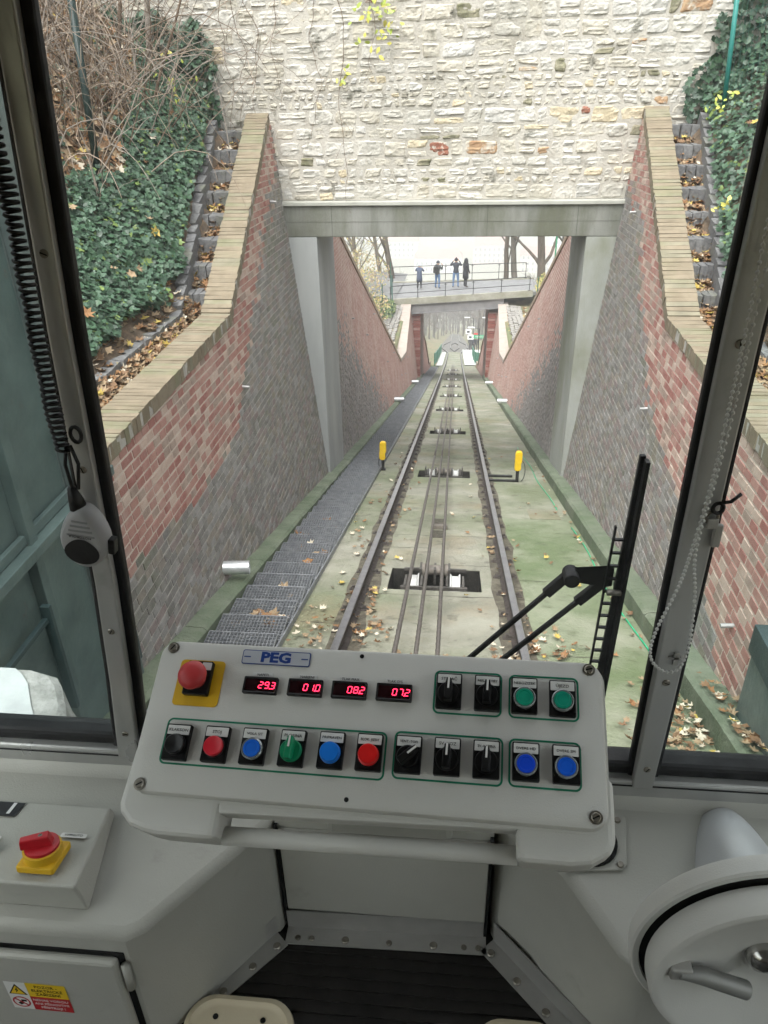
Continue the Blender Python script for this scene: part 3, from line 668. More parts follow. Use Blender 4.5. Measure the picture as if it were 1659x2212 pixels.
for s, lab1, lab2 in ((-1, 'grey granite block steps climbing outside the left wall coping', 'row of grey granite setts edging the ivy left of the wall'), (1, 'grey granite block steps climbing outside the right wall coping', 'row of grey granite setts edging the ivy right of the wall')):
    t = thing('stone_steps', lab1, 'steps', 'granite steps')
    for i in range(8):
        Y = 8.42 + .46 * i; z = cop(Y) - .08; xi = wx(cop(Y) + TA * Y) + .3; xo = xk(Y) + .02; n = 3 if i < 5 else 3; w = (xo - xi) / n
        for k in range(n): sett(t, (s * (xi + w * (k + .5)), Y + .09 + random.uniform(-.02, .02), z - .11), (w * .94, .20, .24), random.uniform(-.04, .04), random.uniform(-.06, .06), 'step_block')
    t = thing('sett_kerb', lab2, 'kerb', 'granite sett kerbs')
    Y = 4.1
    while Y < 11.7:
        g = math.atan((cop(Y + .1) - cop(Y - .1)) / .2); L = random.uniform(.17, .25) * math.cos(g)
        sett(t, (s * (xk(Y + L / 2) + .05), Y + L / 2, cop(min(Y + L / 2, 11.98)) - .12), (random.uniform(.10, .13), L / math.cos(g) * .95, .27), g * .8 + random.uniform(-.08, .08), random.uniform(-.06, .06)); Y += L

# ---- scattered leaf meshes (numpy, one mesh per mass)
def leaf_mass(name, P, Nn, size, tmpl, faces, mats_, mids, label, cat=None, curl=.25):
    n = len(P); P = np.asarray(P, float); Nn = np.asarray(Nn, float); Nn /= np.linalg.norm(Nn, axis=1)[:, None]
    rv = rng.normal(size=(n, 3)); T = np.cross(Nn, rv); T /= np.linalg.norm(T, axis=1)[:, None]; B = np.cross(Nn, T)
    tm = np.asarray(tmpl, float); k = len(tm); sz = np.asarray(size)[:, None, None]
    cv = rng.uniform(.4, 1.6, size=(n, 1, 1)) * curl
    V = P[:, None, :] + sz * (tm[None, :, 0:1] * T[:, None, :] + tm[None, :, 1:2] * B[:, None, :] + cv * tm[None, :, 2:3] * Nn[:, None, :])
    F = np.asarray(faces); FF = (F[None] + (np.arange(n) * k)[:, None, None]).reshape(-1, F.shape[1])
    me = bpy.data.meshes.new(name); me.from_pydata(V.reshape(-1, 3).tolist(), [], FF.tolist())
    for m_ in mats_: me.materials.append(m_)
    me.polygons.foreach_set('material_index', np.repeat(np.asarray(mids, dtype=np.int32), len(F))); me.update()
    o = link(name, me); return tag(o, label, cat, kind='stuff')
def leaf_mat(name, c1, c2, rough=.45, trans=.25):
    m_ = mat(name, [c1, c2], 9, rough, .15, 90, spec=.4); b = m_.node_tree.nodes['Principled BSDF']
    b.inputs['Subsurface Weight'].default_value = 0; b.inputs['Transmission Weight'].default_value = 0
    return m_
m_ivy = [leaf_mat('ivy_dark', (.014, .035, .020), (.032, .066, .036)), leaf_mat('ivy_mid', (.028, .066, .036), (.055, .112, .058)), leaf_mat('ivy_grey', (.045, .09, .058), (.085, .145, .092)), leaf_mat('ivy_fresh', (.09, .15, .04), (.16, .22, .06))]
m_dead = [leaf_mat('dead_tan', (.22, .155, .09), (.36, .265, .165), .7), leaf_mat('dead_rust', (.20, .10, .045), (.31, .17, .075), .7), leaf_mat('dead_brown', (.13, .075, .04), (.24, .145, .08), .8), leaf_mat('dead_yellow', (.38, .28, .06), (.50, .38, .11), .6), leaf_mat('dead_pale', (.50, .44, .34), (.62, .55, .44), .7)]
IVY_T = [(0, -.45, 0), (-.42, -.25, .1), (-.5, .12, .22), (-.2, .1, 0), (0, .55, .12), (.2, .1, 0), (.5, .12, .22), (.42, -.25, .1), (0, 0, -.08)]
IVY_F = [(0, 8, 1), (1, 8, 2), (2, 8, 3), (3, 8, 4), (4, 8, 5), (5, 8, 6), (6, 8, 7), (7, 8, 0)]
DEAD_T = [(0, -.5, 0), (-.25, -.3, .1), (-.55, -.1, .35), (-.25, .1, .05), (-.35, .45, .3), (0, .3, 0), (.05, .65, .35), (.2, .25, .05), (.5, .35, .3), (.3, 0, .05), (.5, -.25, .4), (.2, -.3, .1), (0, 0, -.1)]
DEAD_F = [(i, (i + 1) % 12, 12) for i in range(12)]

def bank_normal(ax, Y, s):
    e = .06; dzx = (bank_z(ax + e, Y, s) - bank_z(ax - e, Y, s)) / (2 * e); dzy = (bank_z(ax, Y + e, s) - bank_z(ax, Y - e, s)) / (2 * e)
    return np.array((-s * dzx, -dzy, 1.))
for s, lab in ((-1, 'dark green ivy carpeting the bank left of the left wall'), (1, 'dark green ivy carpeting the bank right of the right wall')):
    P, Nn, sz, mi = [], [], [], []
    target = 25000 if s < 0 else 17000; tries = 0
    while len(P) < target and tries < 200000:
        tries += 1
        Y = random.uniform(3.3, 12.05); d = abs(random.gauss(0, 1.5)) if random.random() < .8 else random.uniform(0, 5); ax = xk(Y) + .1 + d
        nn = noise.noise((ax * .9, Y * .9, s * 11))
        lim = ((.05 if Y > 8 else .13) if s < 0 else (-.06 if Y > 8 else .1)) + .16 * noise.noise((Y * 2.5, s * 3, 4))
        if d < lim: continue
        if s < 0:
            litter = d > interp(Y, (3, 8.2, 8.9, 9.5, 10.5, 11.3, 12), (1.3, 1.15, .85, .6, .7, .8, 1.1)) + .3 * nn and d < 4.5
            if litter and random.random() < .965: continue
        elif d > 3.6: continue
        hgt = random.uniform(.01, .16) * (1 + .6 * nn)
        n0 = bank_normal(ax, Y, s); n0 /= np.linalg.norm(n0); jit = np.array([random.gauss(0, .38) for _ in range(3)])
        p = np.array((s * ax, Y, bank_z(ax, Y, s))) + n0 * hgt
        P.append(p); Nn.append(n0 + jit + np.array((0, -.25, .25))); sz.append(random.uniform(.035, .095)); r = random.random()
        mi.append(0 if r < .34 else 1 if r < .72 else 2 if r < .96 else 3)
    # ivy climbing the ends of the stone wall
    def on_wall(x, z):
        if s < 0: return x < -3.32 - .25 * noise.noise((z * 2, 1, 0)) - max(0, (z - 3.0)) * .6 and z < 3.35 + .3 * noise.noise((x * 2, 3, 0))
        return x > 3.16 + .25 * noise.noise((z * 2, 6, 0)) + max(0, z - 2.55) * .45
    cnt = 0
    while cnt < 2600:
        x = s * random.uniform(3.1, 5.6); z = random.uniform(1.6, 3.9)
        if not on_wall(x, z): continue
        P.append((x, 12.06 - random.uniform(.0, .22) - .15 * max(0, 2.6 - z), z)); Nn.append((random.gauss(0, .35), -1, .35 + random.gauss(0, .35))); sz.append(random.uniform(.06, .12)); mi.append(random.choice((0, 0, 0, 1, 1, 2))); cnt += 1
    leaf_mass('ivy', P, Nn, sz, IVY_T, IVY_F, m_ivy, mi, lab, 'ivy')

# fallen leaves: on the litter slope, the paths, the slab edges and the stair
def litter(name, pts, label, smin=.06, smax=.13, wts=(.35, .25, .22, .08, .1)):
    P = [p for p, n_ in pts]; Nn = [np.array(n_) + rng.normal(0, .3, 3) for p, n_ in pts]
    leaf_mass(name, P, Nn, [random.uniform(smin, smax) for _ in P], DEAD_T, DEAD_F, m_dead, random.choices(range(5), wts, k=len(P)), label, 'leaves', .5)
pts = []
while len(pts) < 7500:
    Y = random.uniform(6, 12); d = random.uniform(.8, 4.6); ax = xk(Y) + d; nn = noise.noise((ax * .9, Y * .9, -11))
    if d > interp(Y, (3, 8.2, 8.9, 9.5, 10.5, 11.3, 12), (1.25, 1.1, .8, .55, .65, .75, 1.05)) + .3 * nn: pts.append((np.array((-ax, Y, bank_z(ax, Y, -1) + random.uniform(.01, .07))), bank_normal(ax, Y, -1)))
litter('fallen_leaves', pts, 'thick tan and rust leaf litter on the slope under the left shrubs', wts=(.36, .26, .26, .03, .09))
for s, lab in ((-1, 'fallen leaves lying on the steps and path behind the left coping'), (1, 'fallen leaves lying on the steps and path behind the right coping')):
    pts = []
    for _ in range(2600):
        Y = random.uniform(4, 11.8); ax = random.uniform(wx(cop(Y) + TA * Y) + .28, xk(Y) + (.35 if random.random() < .35 else 0)); kk = (Y - 8.42) / .46; z = bank_z(ax, Y, s) + random.uniform(.0, .07)
        xi = wx(cop(Y) + TA * Y) + .36
        if Y <= 8.3: z = cop(Y) - .185 + max(0, (ax - xi) / (2.9 - xi)) * .19 + random.uniform(0, .03)
        if Y > 8.3: z = cop(Y) - .16 + random.uniform(-.04, .03) - .06 * (kk % 1)
        pts.append((np.array((s * ax, Y, z)), (0, -.1, 1)))
    litter('fallen_leaves', pts, lab, .035, .11, (.34, .2, .34, .07, .05))
for s, lab in ((-1, 'scattered pale and yellow leaves caught on the left ivy'), (1, 'scattered yellow leaves caught on the right ivy')):
    pts = []
    for _ in range(75):
        Y = random.uniform(4, 11); d = random.uniform(.3, 2.4); ax = xk(Y) + d; n0 = bank_normal(ax, Y, s); n0 /= np.linalg.norm(n0)
        pts.append((np.array((s * ax, Y, bank_z(ax, Y, s))) + n0 * .17, n0))
    litter('fallen_leaves', pts, lab, .05, .12, (.25, .25, .2, .1, .2))
pts = []
for _ in range(330):
    Y = 4.2 + abs(random.gauss(0, 6)); x = random.choice((random.gauss(-.98, .12), random.gauss(.75, .13), random.gauss(1.78, .07), random.gauss(-.62, .08), random.uniform(-1.2, 1.8)))
    if not (-1.22 < x < 1.85) or any(abs(Y - h_) < .42 and -.52 < x < .5 for h_ in holes): continue
    if abs(abs(x) - .7475) < .05: continue
    pts.append((np.array(tp(x, Y, -.13 + random.uniform(0, .015))), (0, .29, 1)))
for c, k_, sp in (((.93, 4.95), 60, .13), ((-.95, 5.2), 30, .13), ((1.78, 3.7), 110, .16), ((2.0, 3.4), 60, .06), ((-.62, 6.2), 14, .06), ((-.55, 5.3), 30, .1), ((1.7, 4.1), 60, .12), ((.6, 4.7), 30, .1)):
    for _ in range(k_):
        x = random.gauss(c[0], sp); Y = random.gauss(c[1], sp * 1.5); pts.append((np.array(tp(x, Y, -.13 + random.uniform(0, .04) + (.22 if x > 1.9 else 0))), (0, .29, 1)))
litter('fallen_leaves', pts, 'dry brown leaves scattered over the concrete track bed', .03, .08, (.3, .14, .36, .04, .16))
pts = [(np.array(tp(random.gauss(-1.42, .07), random.gauss(5.25, .1), -.06)), (0, 0, 1)) for _ in range(12)] + [(np.array(tp(random.uniform(-1.8, -1.3), random.uniform(4.6, 12), -.07)), (0, 0, 1)) for _ in range(34)]
litter('fallen_leaves', pts, 'few rust coloured leaves lying on the grating stair', .06, .13, (.25, .4, .2, .05, .1))

# ---- bare shrubs, saplings and hanging creepers
m_twig = [mat('twig_tan', [(.24, .185, .14), (.38, .31, .25)], 12, .9), mat('twig_grey', [(.17, .145, .12), (.30, .265, .23)], 12, .9), mat('twig_brown', [(.10, .07, .05), (.19, .14, .10)], 12, .9)]
def arch(p0, d0, L, sag, n=9, wob=.12):
    p = Vector(p0); d = Vector(d0).normalized(); out = [p.copy()]
    for i in range(n):
        d = (d + Vector((random.gauss(0, wob), random.gauss(0, wob), random.gauss(0, wob) - sag * (i / n))) ).normalized(); p = p + d * (L / n); out.append(p.copy())
    return out
SHR = [(-4.5, 8.6, 'tangled bare shrub nearest the left window post'), (-4.7, 9.5, 'tangled bare shrub behind the green fence post'), (-4.3, 10.3, 'arching bare shrub between the green post and the saplings'), (-5.0, 10.9, 'tangled bare shrub high on the litter slope'), (-4.0, 11.1, 'bare shrub with arching stems near the stone wall'), (-5.5, 9.8, 'bare shrub at the upper left edge of the view')]
for i, (x, Y, lab) in enumerate(SHR):
    t = thing('bare_shrub', lab, 'shrub', 'bare shrubs')
    for k in range(56):
        bx = x + random.gauss(0, .35); by = Y + random.gauss(0, .4); b = Vector((bx, by, bank_z(-bx, by) - .02))
        pts = arch(b, (random.gauss(.15, .45), random.gauss(-.1, .4), 1), random.uniform(1.2, 2.9), random.uniform(.1, .75)); r0 = random.uniform(.005, .0115)
        m = MB(); rr = list(np.linspace(r0, .0022, len(pts))); m.tube(pts, rr, 5, 0, False)
        for q in range(random.randrange(1, 5)):
            j = random.randrange(3, len(pts)); sp = arch(pts[j], (random.gauss(0, .7), random.gauss(0, .5), random.gauss(.1, .6)), random.uniform(.25, .8), .3, 6, .15); m.tube(sp, list(np.linspace(.0035, .0015, len(sp))), 4, 0, False)
        m.build('stem', random.choice(m_twig), t)
for (x, Y, h, r, ln, lab) in ((-4.1, 11.5, 2.9, .045, .07, 'slim grey sapling trunk nearest the stone wall'), (-4.35, 11.0, 3.0, .03, .12, 'thin leaning brown sapling beside the slim grey one'), (-4.6, 11.4, 3.0, .028, -.1, 'thin brown sapling left of the grey sapling'), (-3.95, 10.9, 1.5, .022, .25, 'short thin leaning sapling amid the ivy')):
    t = thing('sapling', lab, 'sapling', 'saplings'); b = Vector((x, Y, bank_z(-x, Y) - .05)); m = MB()
    pts = [b + Vector((ln * q * h / 3, .02 * math.sin(q * 2), h * q / 6)) for q in range(7)]; m.tube(pts, list(np.linspace(r, r * .6, 7)), 8); m.build('trunk', m_twig[1] if r > .04 else m_twig[2], t, smooth=True)
    for q in range(4):
        sp = arch(pts[random.randrange(2, 7)], (random.gauss(0, .8), random.gauss(-.3, .4), .5), random.uniform(.5, 1.2), .3, 7, .15); m = MB(); m.tube(sp, list(np.linspace(.006, .002, len(sp))), 5, 0, False); m.build('branch', m_twig[2], t)
CRE = [(-3.15, 'creeper stem hanging over the stone wall above the left coping'), (-2.95, 'thin creeper hanging beside the left coping top'), (-2.75, 'long thin creeper hanging just right of the left coping'), (-2.45, 'wispy creeper hanging over the left part of the stone wall'), (-1.55, 'long single creeper hanging down to the concrete lintel'), (-1.9, 'thin creeper hanging left of the long single one'), (-1.1, 'creeper with green leaves hanging at the top of the stone wall')]
tw = MB()
for i, (x, lab) in enumerate(CRE):
    t = thing('hanging_creeper', lab, 'creeper', 'hanging creepers')
    zb = (1.5, 1.75, 1.7, 2.3, .75, 2.0, 2.6)[i]; pts = [Vector((x + .10 * noise.noise((q * .35, i * 7, 0)) + .05 * math.sin(q * .5 + i), 12.02 - .05 * math.sin(q * .4), 4.2 - (4.2 - zb) * q / 24)) for q in range(25)]
    m = MB(); m.tube(pts, list(np.linspace(.006, .0025, 25)), 5, 0, False); m.build('vine', m_twig[2], t)
    m = MB()
    for q in range(3, 24, 2):
        sp = arch(pts[q], (random.gauss(0, .7), -.25, -.5), random.uniform(.05, .3), .4, 4, .1); m.tube(sp, .0022, 4, 0, False)
    m.build('side_twigs', m_twig[2], t)
m_yg = [leaf_mat('leaf_lime', (.24, .32, .05), (.40, .46, .10)), leaf_mat('leaf_yellow', (.42, .40, .06), (.55, .50, .12))]
OV_T = [(0, -.5, 0), (-.28, -.15, .1), (-.2, .25, .1), (0, .6, -.1), (.2, .25, .1), (.28, -.15, .1)]
OV_F = [(0, 5, 1), (1, 5, 4), (1, 4, 2), (2, 4, 3)]
def leaf_cluster(c, rad, n, size, label, mids=(0, 0, 1)):
    P = [Vector(c) + Vector((random.gauss(0, rad[0]), random.gauss(0, rad[1]), random.gauss(0, rad[2]))) for _ in range(n)]
    return leaf_mass('leaf_cluster', [tuple(p) for p in P], [(random.gauss(0, .4), -1, random.gauss(.4, .5)) for _ in P], [random.uniform(*size) for _ in P], OV_T, OV_F, m_yg, [random.choice(mids) for _ in P], label, 'leaves')
leaf_cluster((-1.05, 11.95, 3.3), (.16, .04, .22), 70, (.05, .10), 'yellow green creeper leaves hanging at the top of the stone wall')
leaf_cluster((-1.5, 11.98, 2.62), (.05, .03, .1), 10, (.05, .09), 'few yellow green leaves halfway down the creeper on the stone wall')
leaf_cluster((-4.55, 8.4, 2.75), (.18, .12, .16), 34, (.05, .10), 'yellow green leaves on the shrub beside the left window post', (0, 1))
leaf_cluster((-3.75, 11.3, 2.35), (.12, .08, .25), 46, (.05, .09), 'yellow green leaves low on the saplings by the ivy', (0, 0, 1))
leaf_cluster((3.45, 11.4, 2.15), (.14, .08, .10), 26, (.05, .09), 'pale green leaves sprouting from ivy right of the stone wall', (0, 0, 1))
leaf_cluster((3.1, 9.6, 1.22), (.05, .05, .05), 12, (.05, .09), 'small bright yellow leaf cluster beside the right granite steps', (1, 1))

# ---- green fence posts in the ivy
m_fence = mat('fence_green', [(.01, .07, .055), (.02, .12, .09)], 9, .5)
t = thing('fence_post', 'dark green metal fence post standing in the left shrubs', 'post'); m = MB(); m.tube([(-3.95, 9.0, 1.3), (-3.87, 9.0, 3.4)], .04, 10); m.build('pole', mat('fence_dark', [(.003, .014, .012), (.006, .022, .018)], 9, .5), t, smooth=True); m = MB(); m.tube([(-3.87, 9, 3.4), (-3.868, 9, 3.43)], [.038, .02], 10); m.build('cap', m_fence, t)
m_teal = mat('fence_teal', [(.02, .17, .15), (.03, .22, .19)], 9, .5)
t = thing('mesh_fence', 'green wire mesh fence on the bank right of the stone wall', 'fence'); m = MB(); m.tube([(3.51, 11.5, 2.1), (3.42, 11.5, 3.6)], .03, 10); m.build('post', m_teal, t, smooth=True)
m = MB()
for i in range(44): x = 3.5 + i * .055; m.bar((x, 11.5 - .2 * (x - 3.5), 2.1 + .5 * (x - 3.5)), (x - .06, 11.5 - .2 * (x - 3.5), 3.7 + .3 * (x - 3.5)), .003, .003)
for i in range(8): zz = 2.3 + .2 * i; m.bar((3.48 - .02 * i * .5, 11.5, zz), (5.9, 11.0, zz + 1.0), .003, .003)
m.build('wire_mesh', m_fence, t)

# ================================================================ BEYOND THE PORTAL: TERRAIN, FOOTBRIDGE, STATION
BY = [13.6, 31.5, 36, 44, 50, 55, 60, 66]; BZ = [1.8, -7.9, -8.5, -8.6, -9.0, -12.6, -16.2, zt(66) - .12]
def ground_z(ax, Y, s):
    if Y <= 66:
        b = interp(Y, BY, BZ); d = max(0, ax - 2.75)
        slope = interp(Y, (13.6, 34, 42, 50, 60, 66), (.35, .4, .02, .06, .3, .25))
        return b + slope * min(d, 7) + .1 * slope * max(0, d - 7) + .15 * noise.noise((ax * .6, Y * .5, s)) * min(1, d)
    if Y < 330:
        f = zt(Y) - .15; d = max(0, ax - (3.4 if Y > 80 else 3.2)); return f + .22 * min(d, 30) + .3 * noise.noise((ax * .2, Y * .2, s)) * min(1, d / 3)
    return max(-118, zt(330) - .15 - .35 * (Y - 330)) + (0 if Y > 420 else .22 * min(max(0, ax - 4), 30) * (420 - Y) / 90)
m_ground = mat('hillside_litter', [(.10, .09, .05), (.22, .17, .10), (.30, .22, .14)], 1.2, .95, .8, 12, dirt=(((.12, .16, .075), .35, .40, .60, .75),))
m = MB(); xs_ = [2.62, 2.66, 2.8, 3.2, 3.8, 4.6, 5.6, 7, 9, 12, 16, 24, 40, 80, 200, 700, 2500]; xs = [-x for x in xs_[::-1]] + [-2.0, 0, 2.0] + xs_
Ys = list(np.arange(13.58, 66, 1.4)) + [66] + list(np.arange(69, 140, 4)) + [150, 170, 200, 240, 290, 330, 360, 400, 450, 520, 700, 1200, 3000]
vs_ = []
for Y in Ys:
    for x in xs:
        s = -1 if x < 0 else 1; ax = abs(x)
        if ax < 2.64: z = zt(Y) - (.75 if Y < 66 else .16) if Y < 330 else ground_z(0, Y, s)
        else: z = ground_z(ax, Y, s)
        vs_.append((x, Y, z))
w = len(xs); m.add(vs_, [(j * w + i, j * w + i + 1, (j + 1) * w + i + 1, (j + 1) * w + i) for j in range(len(Ys) - 1) for i in range(w - 1)])
tag(m.build('ground', m_ground, smooth=True), kind='structure')
# ground under and behind the cab
m = MB(); m.add([(-40, -60, 17.2), (40, -60, 17.2), (40, 3.2, -1.9), (-40, 3.2, -1.9)], [(0, 1, 2, 3)]); tag(m.build('ground', m_ground), kind='structure')
m = MB(); m.add([(-3.2, 47.5, -8.4), (-3.2, 52, -8.75), (-30, 60, -8.2), (-30, 51, -7.0), (-8, 44, -7.9), (-3.4, 43.2, -8.24)], [(0, 1, 2, 3, 4, 5)])
tag(m.build('path', mat('path_asphalt', [(.14, .14, .14), (.21, .21, .205)], 2, .9, .3, 60)), kind='structure')

# ---- footbridge
m_deck = mat('deck_asphalt', [(.17, .17, .175), (.24, .24, .24)], 2, .9, .3, 40)
m_slabc = mat('bridge_concrete', [(.24, .23, .19), (.38, .37, .32)], 2, .9, .4, 30, dirt=(((.16, .16, .09), .8, .45, .7, .6),))
m_gird = mat('girder_grey', [(.16, .155, .16), (.24, .235, .235)], 2, .6, .2, 30)
m_railb = mat('railing_black', [(.012, .012, .013), (.025, .025, .027)], 5, .5)
fb = thing('footbridge', 'grey footbridge with black railings crossing the track in the distance', 'bridge')
def dk(x, Y): # deck top
    n_ = interp(x, (-3.6, 4.2), (-8.3, -7.75)); f_ = interp(x, (-3.6, 4.2), (-8.55, -8.28)); return n_ + (f_ - n_) * (Y - 43) / 5.5
def slabq(mb, x0, x1, Y0, Y1, t0, t1, mi=0): mb.hexa([(x0, Y0, dk(x0, Y0) + t0), (x1, Y0, dk(x1, Y0) + t0), (x1, Y1, dk(x1, Y1) + t0), (x0, Y1, dk(x0, Y1) + t0), (x0, Y0, dk(x0, Y0) + t1), (x1, Y0, dk(x1, Y0) + t1), (x1, Y1, dk(x1, Y1) + t1), (x0, Y1, dk(x0, Y1) + t1)], mi)
m = MB(); slabq(m, -4.2, 4.8, 43.2, 48.4, -.2, 0); m.build('deck', m_deck, fb)
for a, b in ((43, 43.25), (48.35, 48.6)):
    m = MB(); slabq(m, -3.7 if a < 45 else -4.2, 4.3 if a < 45 else 4.8, a, b, -.28, .07); m.build('edge_slab', m_slabc, fb)
for Y in (43.12, 45.7, 48.3):
    m = MB(); slabq(m, -2.5, 2.75, Y - .012, Y + .012, -.78, -.28); slabq(m, -2.5, 2.75, Y - .1, Y + .1, -.83, -.78); slabq(m, -2.5, 2.75, Y - .1, Y + .1, -.32, -.285)
    for x in (-1.9, 2.15, .1): slabq(m, x - .012, x + .012, Y - .09, Y + .09, -.78, -.32)
    m.build('girder', m_gird, fb)
for Y, x0, x1, hh, nn, nm in ((43.06, -3.6, 4.1, .80, 6, 'near'), (48.45, -3.9, 4.3, .98, 6, 'far')):
    rl = MB(); rl.bar((x0, Y, dk(x0, Y) + hh), (x1, Y, dk(x1, Y) + hh), .036, .036); o = rl.build('handrail', m_railb, fb)
    rl = MB(); rl.bar((x0, Y, dk(x0, Y) + hh * .48), (x1, Y, dk(x1, Y) + hh * .48), .028, .028); rl.build('mid_rail', m_railb, fb)
    for i in range(nn):
        x = x0 + (x1 - x0) * i / (nn - 1); z = dk(x, Y); rl = MB(); rl.bar((x, Y - .03, z - (.3 if nm == 'near' else 0)), (x, Y - .03, z + hh), .036, .036, 0, (0, 1, 0))
        for zz in (.06, hh * .48, hh - .08): rl.box((x - .09, Y - .05, z + zz), (x + .09, Y, z + zz + .02))
        rl.build('post', m_railb, fb)
# brick piers carrying the girders
m_quoin = mat('quoin_red', [(.22, .07, .055), (.32, .12, .095)], 3, .9, .3, 40)
for s, lab in ((-1, 'striped red brick pier under the left end of the footbridge'), (1, 'striped red brick pier under the right end of the footbridge')):
    t = thing('bridge_pier', lab, 'pier', 'footbridge piers'); xa, xb = 1.93, 2.75
    lo, hi = sorted((s * (xa + .02), s * xb)); m = MB(); m.box((lo, 43.35, -14.6), (hi, 48.3, -9.0)); m.build('core', mat('pier_mortar', [(.30, .20, .17), (.40, .29, .25)], 4, .9, .4, 40), t)
    for i in range(36):
        z = -14.1 + i * .145; wd = .40 if i % 3 else .46
        if z > -9.1: break
        x0, x1 = sorted((s * (xa - (.0 if i % 3 else .012)), s * (xa + wd))); m = MB(); m.box((x0, 43.30 - random.uniform(0, .015), z), (x1, 43.7, z + .115)); m.build('brick', m_quoin if i % 4 else M_red[1], t)
    # cobbled slope and litter verge outside the V of the wall
    c = thing('cobble_slope', 'pale cobbled strip beside the %s pier of the footbridge' % ('left' if s < 0 else 'right'), 'cobbles', 'cobbled slopes')
    for j in range(24):
        for k in range(4):
            Y = 34.2 + j * .37 + random.uniform(-.05, .05); ax = 2.95 + k * .2 + random.uniform(-.03, .03)
            o = sett(c, (s * ax, Y, ground_z(ax, Y, s) + .02), (.185, .34, .16), -.05, random.uniform(-.1, .1), 'cobble'); o.data = setts_pale[random.randrange(3)]

# ---- people on the footbridge
def person(loc, rz, H, lab, colours, pose, kind):
    t = thing('person', lab, 'person', 'people on the footbridge')
    V, E, Rr = [], [], []
    def v(p, r, par=None):
        V.append(p); Rr.append(r)
        if par is not None: E.append((par, len(V) - 1))
        return len(V) - 1
    k = 1.1 if kind == 'long' else 1.0
    pel = v((0, 0, .96), .145 * k); sp = v((0, .0, 1.14), .135 * k, pel); ch = v((0, .0, 1.36), .155 * k, sp); nk = v((0, .02, 1.49), .06, ch); hd = v((0, .04, 1.60), .095, nk); top = v((0, .03, 1.69), .075, hd)
    for sgn, key in ((-1, 'l'), (1, 'r')):
        hp = v((sgn * .10, 0, .90), .105 * k, pel); kn = v((sgn * pose['st'] * .9, .02, .50), .072, hp); an = v((sgn * pose['st'], -.02, .10), .05, kn); v((sgn * (pose['st'] + .02), .12, .045), .042, an)
        sh = v((sgn * .19, 0, 1.40), .075 * k, ch); el = v(pose[key][0], .058, sh); wr = v(pose[key][1], .04, el); hn = v(pose[key][2], .036, wr)
        q = Vector(pose[key][2]); dr = (q - Vector(pose[key][1])).normalized()
        for f in range(5): v(tuple(q + dr * (.05 + .012 * (2 - abs(f - 2))) + Vector((.014 * (f - 2), 0, .012 * (f - 2)))), .009, hn)
    me = bpy.data.meshes.new('body'); me.from_pydata(V, E, []); o = bpy.data.objects.new('body', me); COL.objects.link(o)
    sk = o.modifiers.new('skin', 'SKIN'); sk.use_smooth_shade = True
    for i, r in enumerate(Rr): me.skin_vertices[0].data[i].radius = (r, r * (.8 if i in (pel, sp, ch) else 1))
    me.skin_vertices[0].data[pel].use_root = True
    ss = o.modifiers.new('sub', 'SUBSURF'); ss.levels = 1; ss.render_levels = 1
    bpy.context.view_layer.update(); nm = bpy.data.meshes.new_from_object(o.evaluated_get(bpy.context.evaluated_depsgraph_get())); bpy.data.objects.remove(o)
    for c in colours: nm.materials.append(c)   # 0 skin 1 coat 2 trousers 3 shoes
    hands = [Vector(pose['l'][2]), Vector(pose['r'][2])]
    for p_ in nm.polygons:
        c = p_.center; zc = c.z
        if min((c - h_).length for h_ in hands) < .085 or zc > 1.50 and abs(c.x) < .12 and c.y < .2: mi = 0
        elif zc < .10: mi = 3
        elif zc < (.93 if kind != 'long' else .62): mi = 2
        else: mi = 1
        p_.material_index = mi; p_.use_smooth = True
    S = Matrix.Diagonal((H / 1.74,) * 3 + (1,)); M = Matrix.Translation(loc) @ Matrix.Rotation(rz, 4, 'Z') @ S
    b = link('body', nm, t); b.matrix_world = M
    if kind == 'long':
        m_ = MB(); rings = [[Vector((rx * math.cos(a), ry * math.sin(a), z)) for a in np.linspace(0, 2 * math.pi, 15)[:-1]] for z, rx, ry in ((.55, .215, .17), (.8, .205, .165), (1.0, .185, .15), (1.2, .18, .145), (1.4, .16, .13))]
        m_.loft(rings); link('coat_skirt', m_.mesh('coat_skirt', colours[1], True), t).matrix_world = M
    if 'hat' in pose:
        m_ = MB(); hm, hz = pose['hat']; m_.lathe([(.112, 1.595), (.116, 1.63), (.105, 1.68), (.07, 1.73), (.001, 1.745)], Matrix.Translation((0, .035, 0)), 14); link('hat', m_.mesh('hat', hm, True), t).matrix_world = M
        if hz: m_ = MB(); m_.lathe([(.001, 1.72), (.035, 1.74), (.04, 1.77), (.001, 1.80)], Matrix.Translation((0, .035, 0)), 10); link('bobble', m_.mesh('bobble', hm, True), t).matrix_world = M
    if 'hood' in pose:
        m_ = MB(); m_.lathe([(.13, 1.43), (.135, 1.52), (.125, 1.62), (.10, 1.70), (.05, 1.75), (.001, 1.765)], Matrix.Translation((0, .01, 0)), 14); link('hood', m_.mesh('hood', colours[1], True), t).matrix_world = M
        m_ = MB(); m_.lathe([(.16, 1.40), (.165, 1.44), (.13, 1.47)], Matrix.Translation((0, .01, 0)), 14); link('fur_trim', m_.mesh('fur_trim', m_blk, True), t).matrix_world = M
    return t, M
mc = lambda n_, a: mat(n_, [tuple(x * .8 for x in a), a], 12, .9, .3, 60)
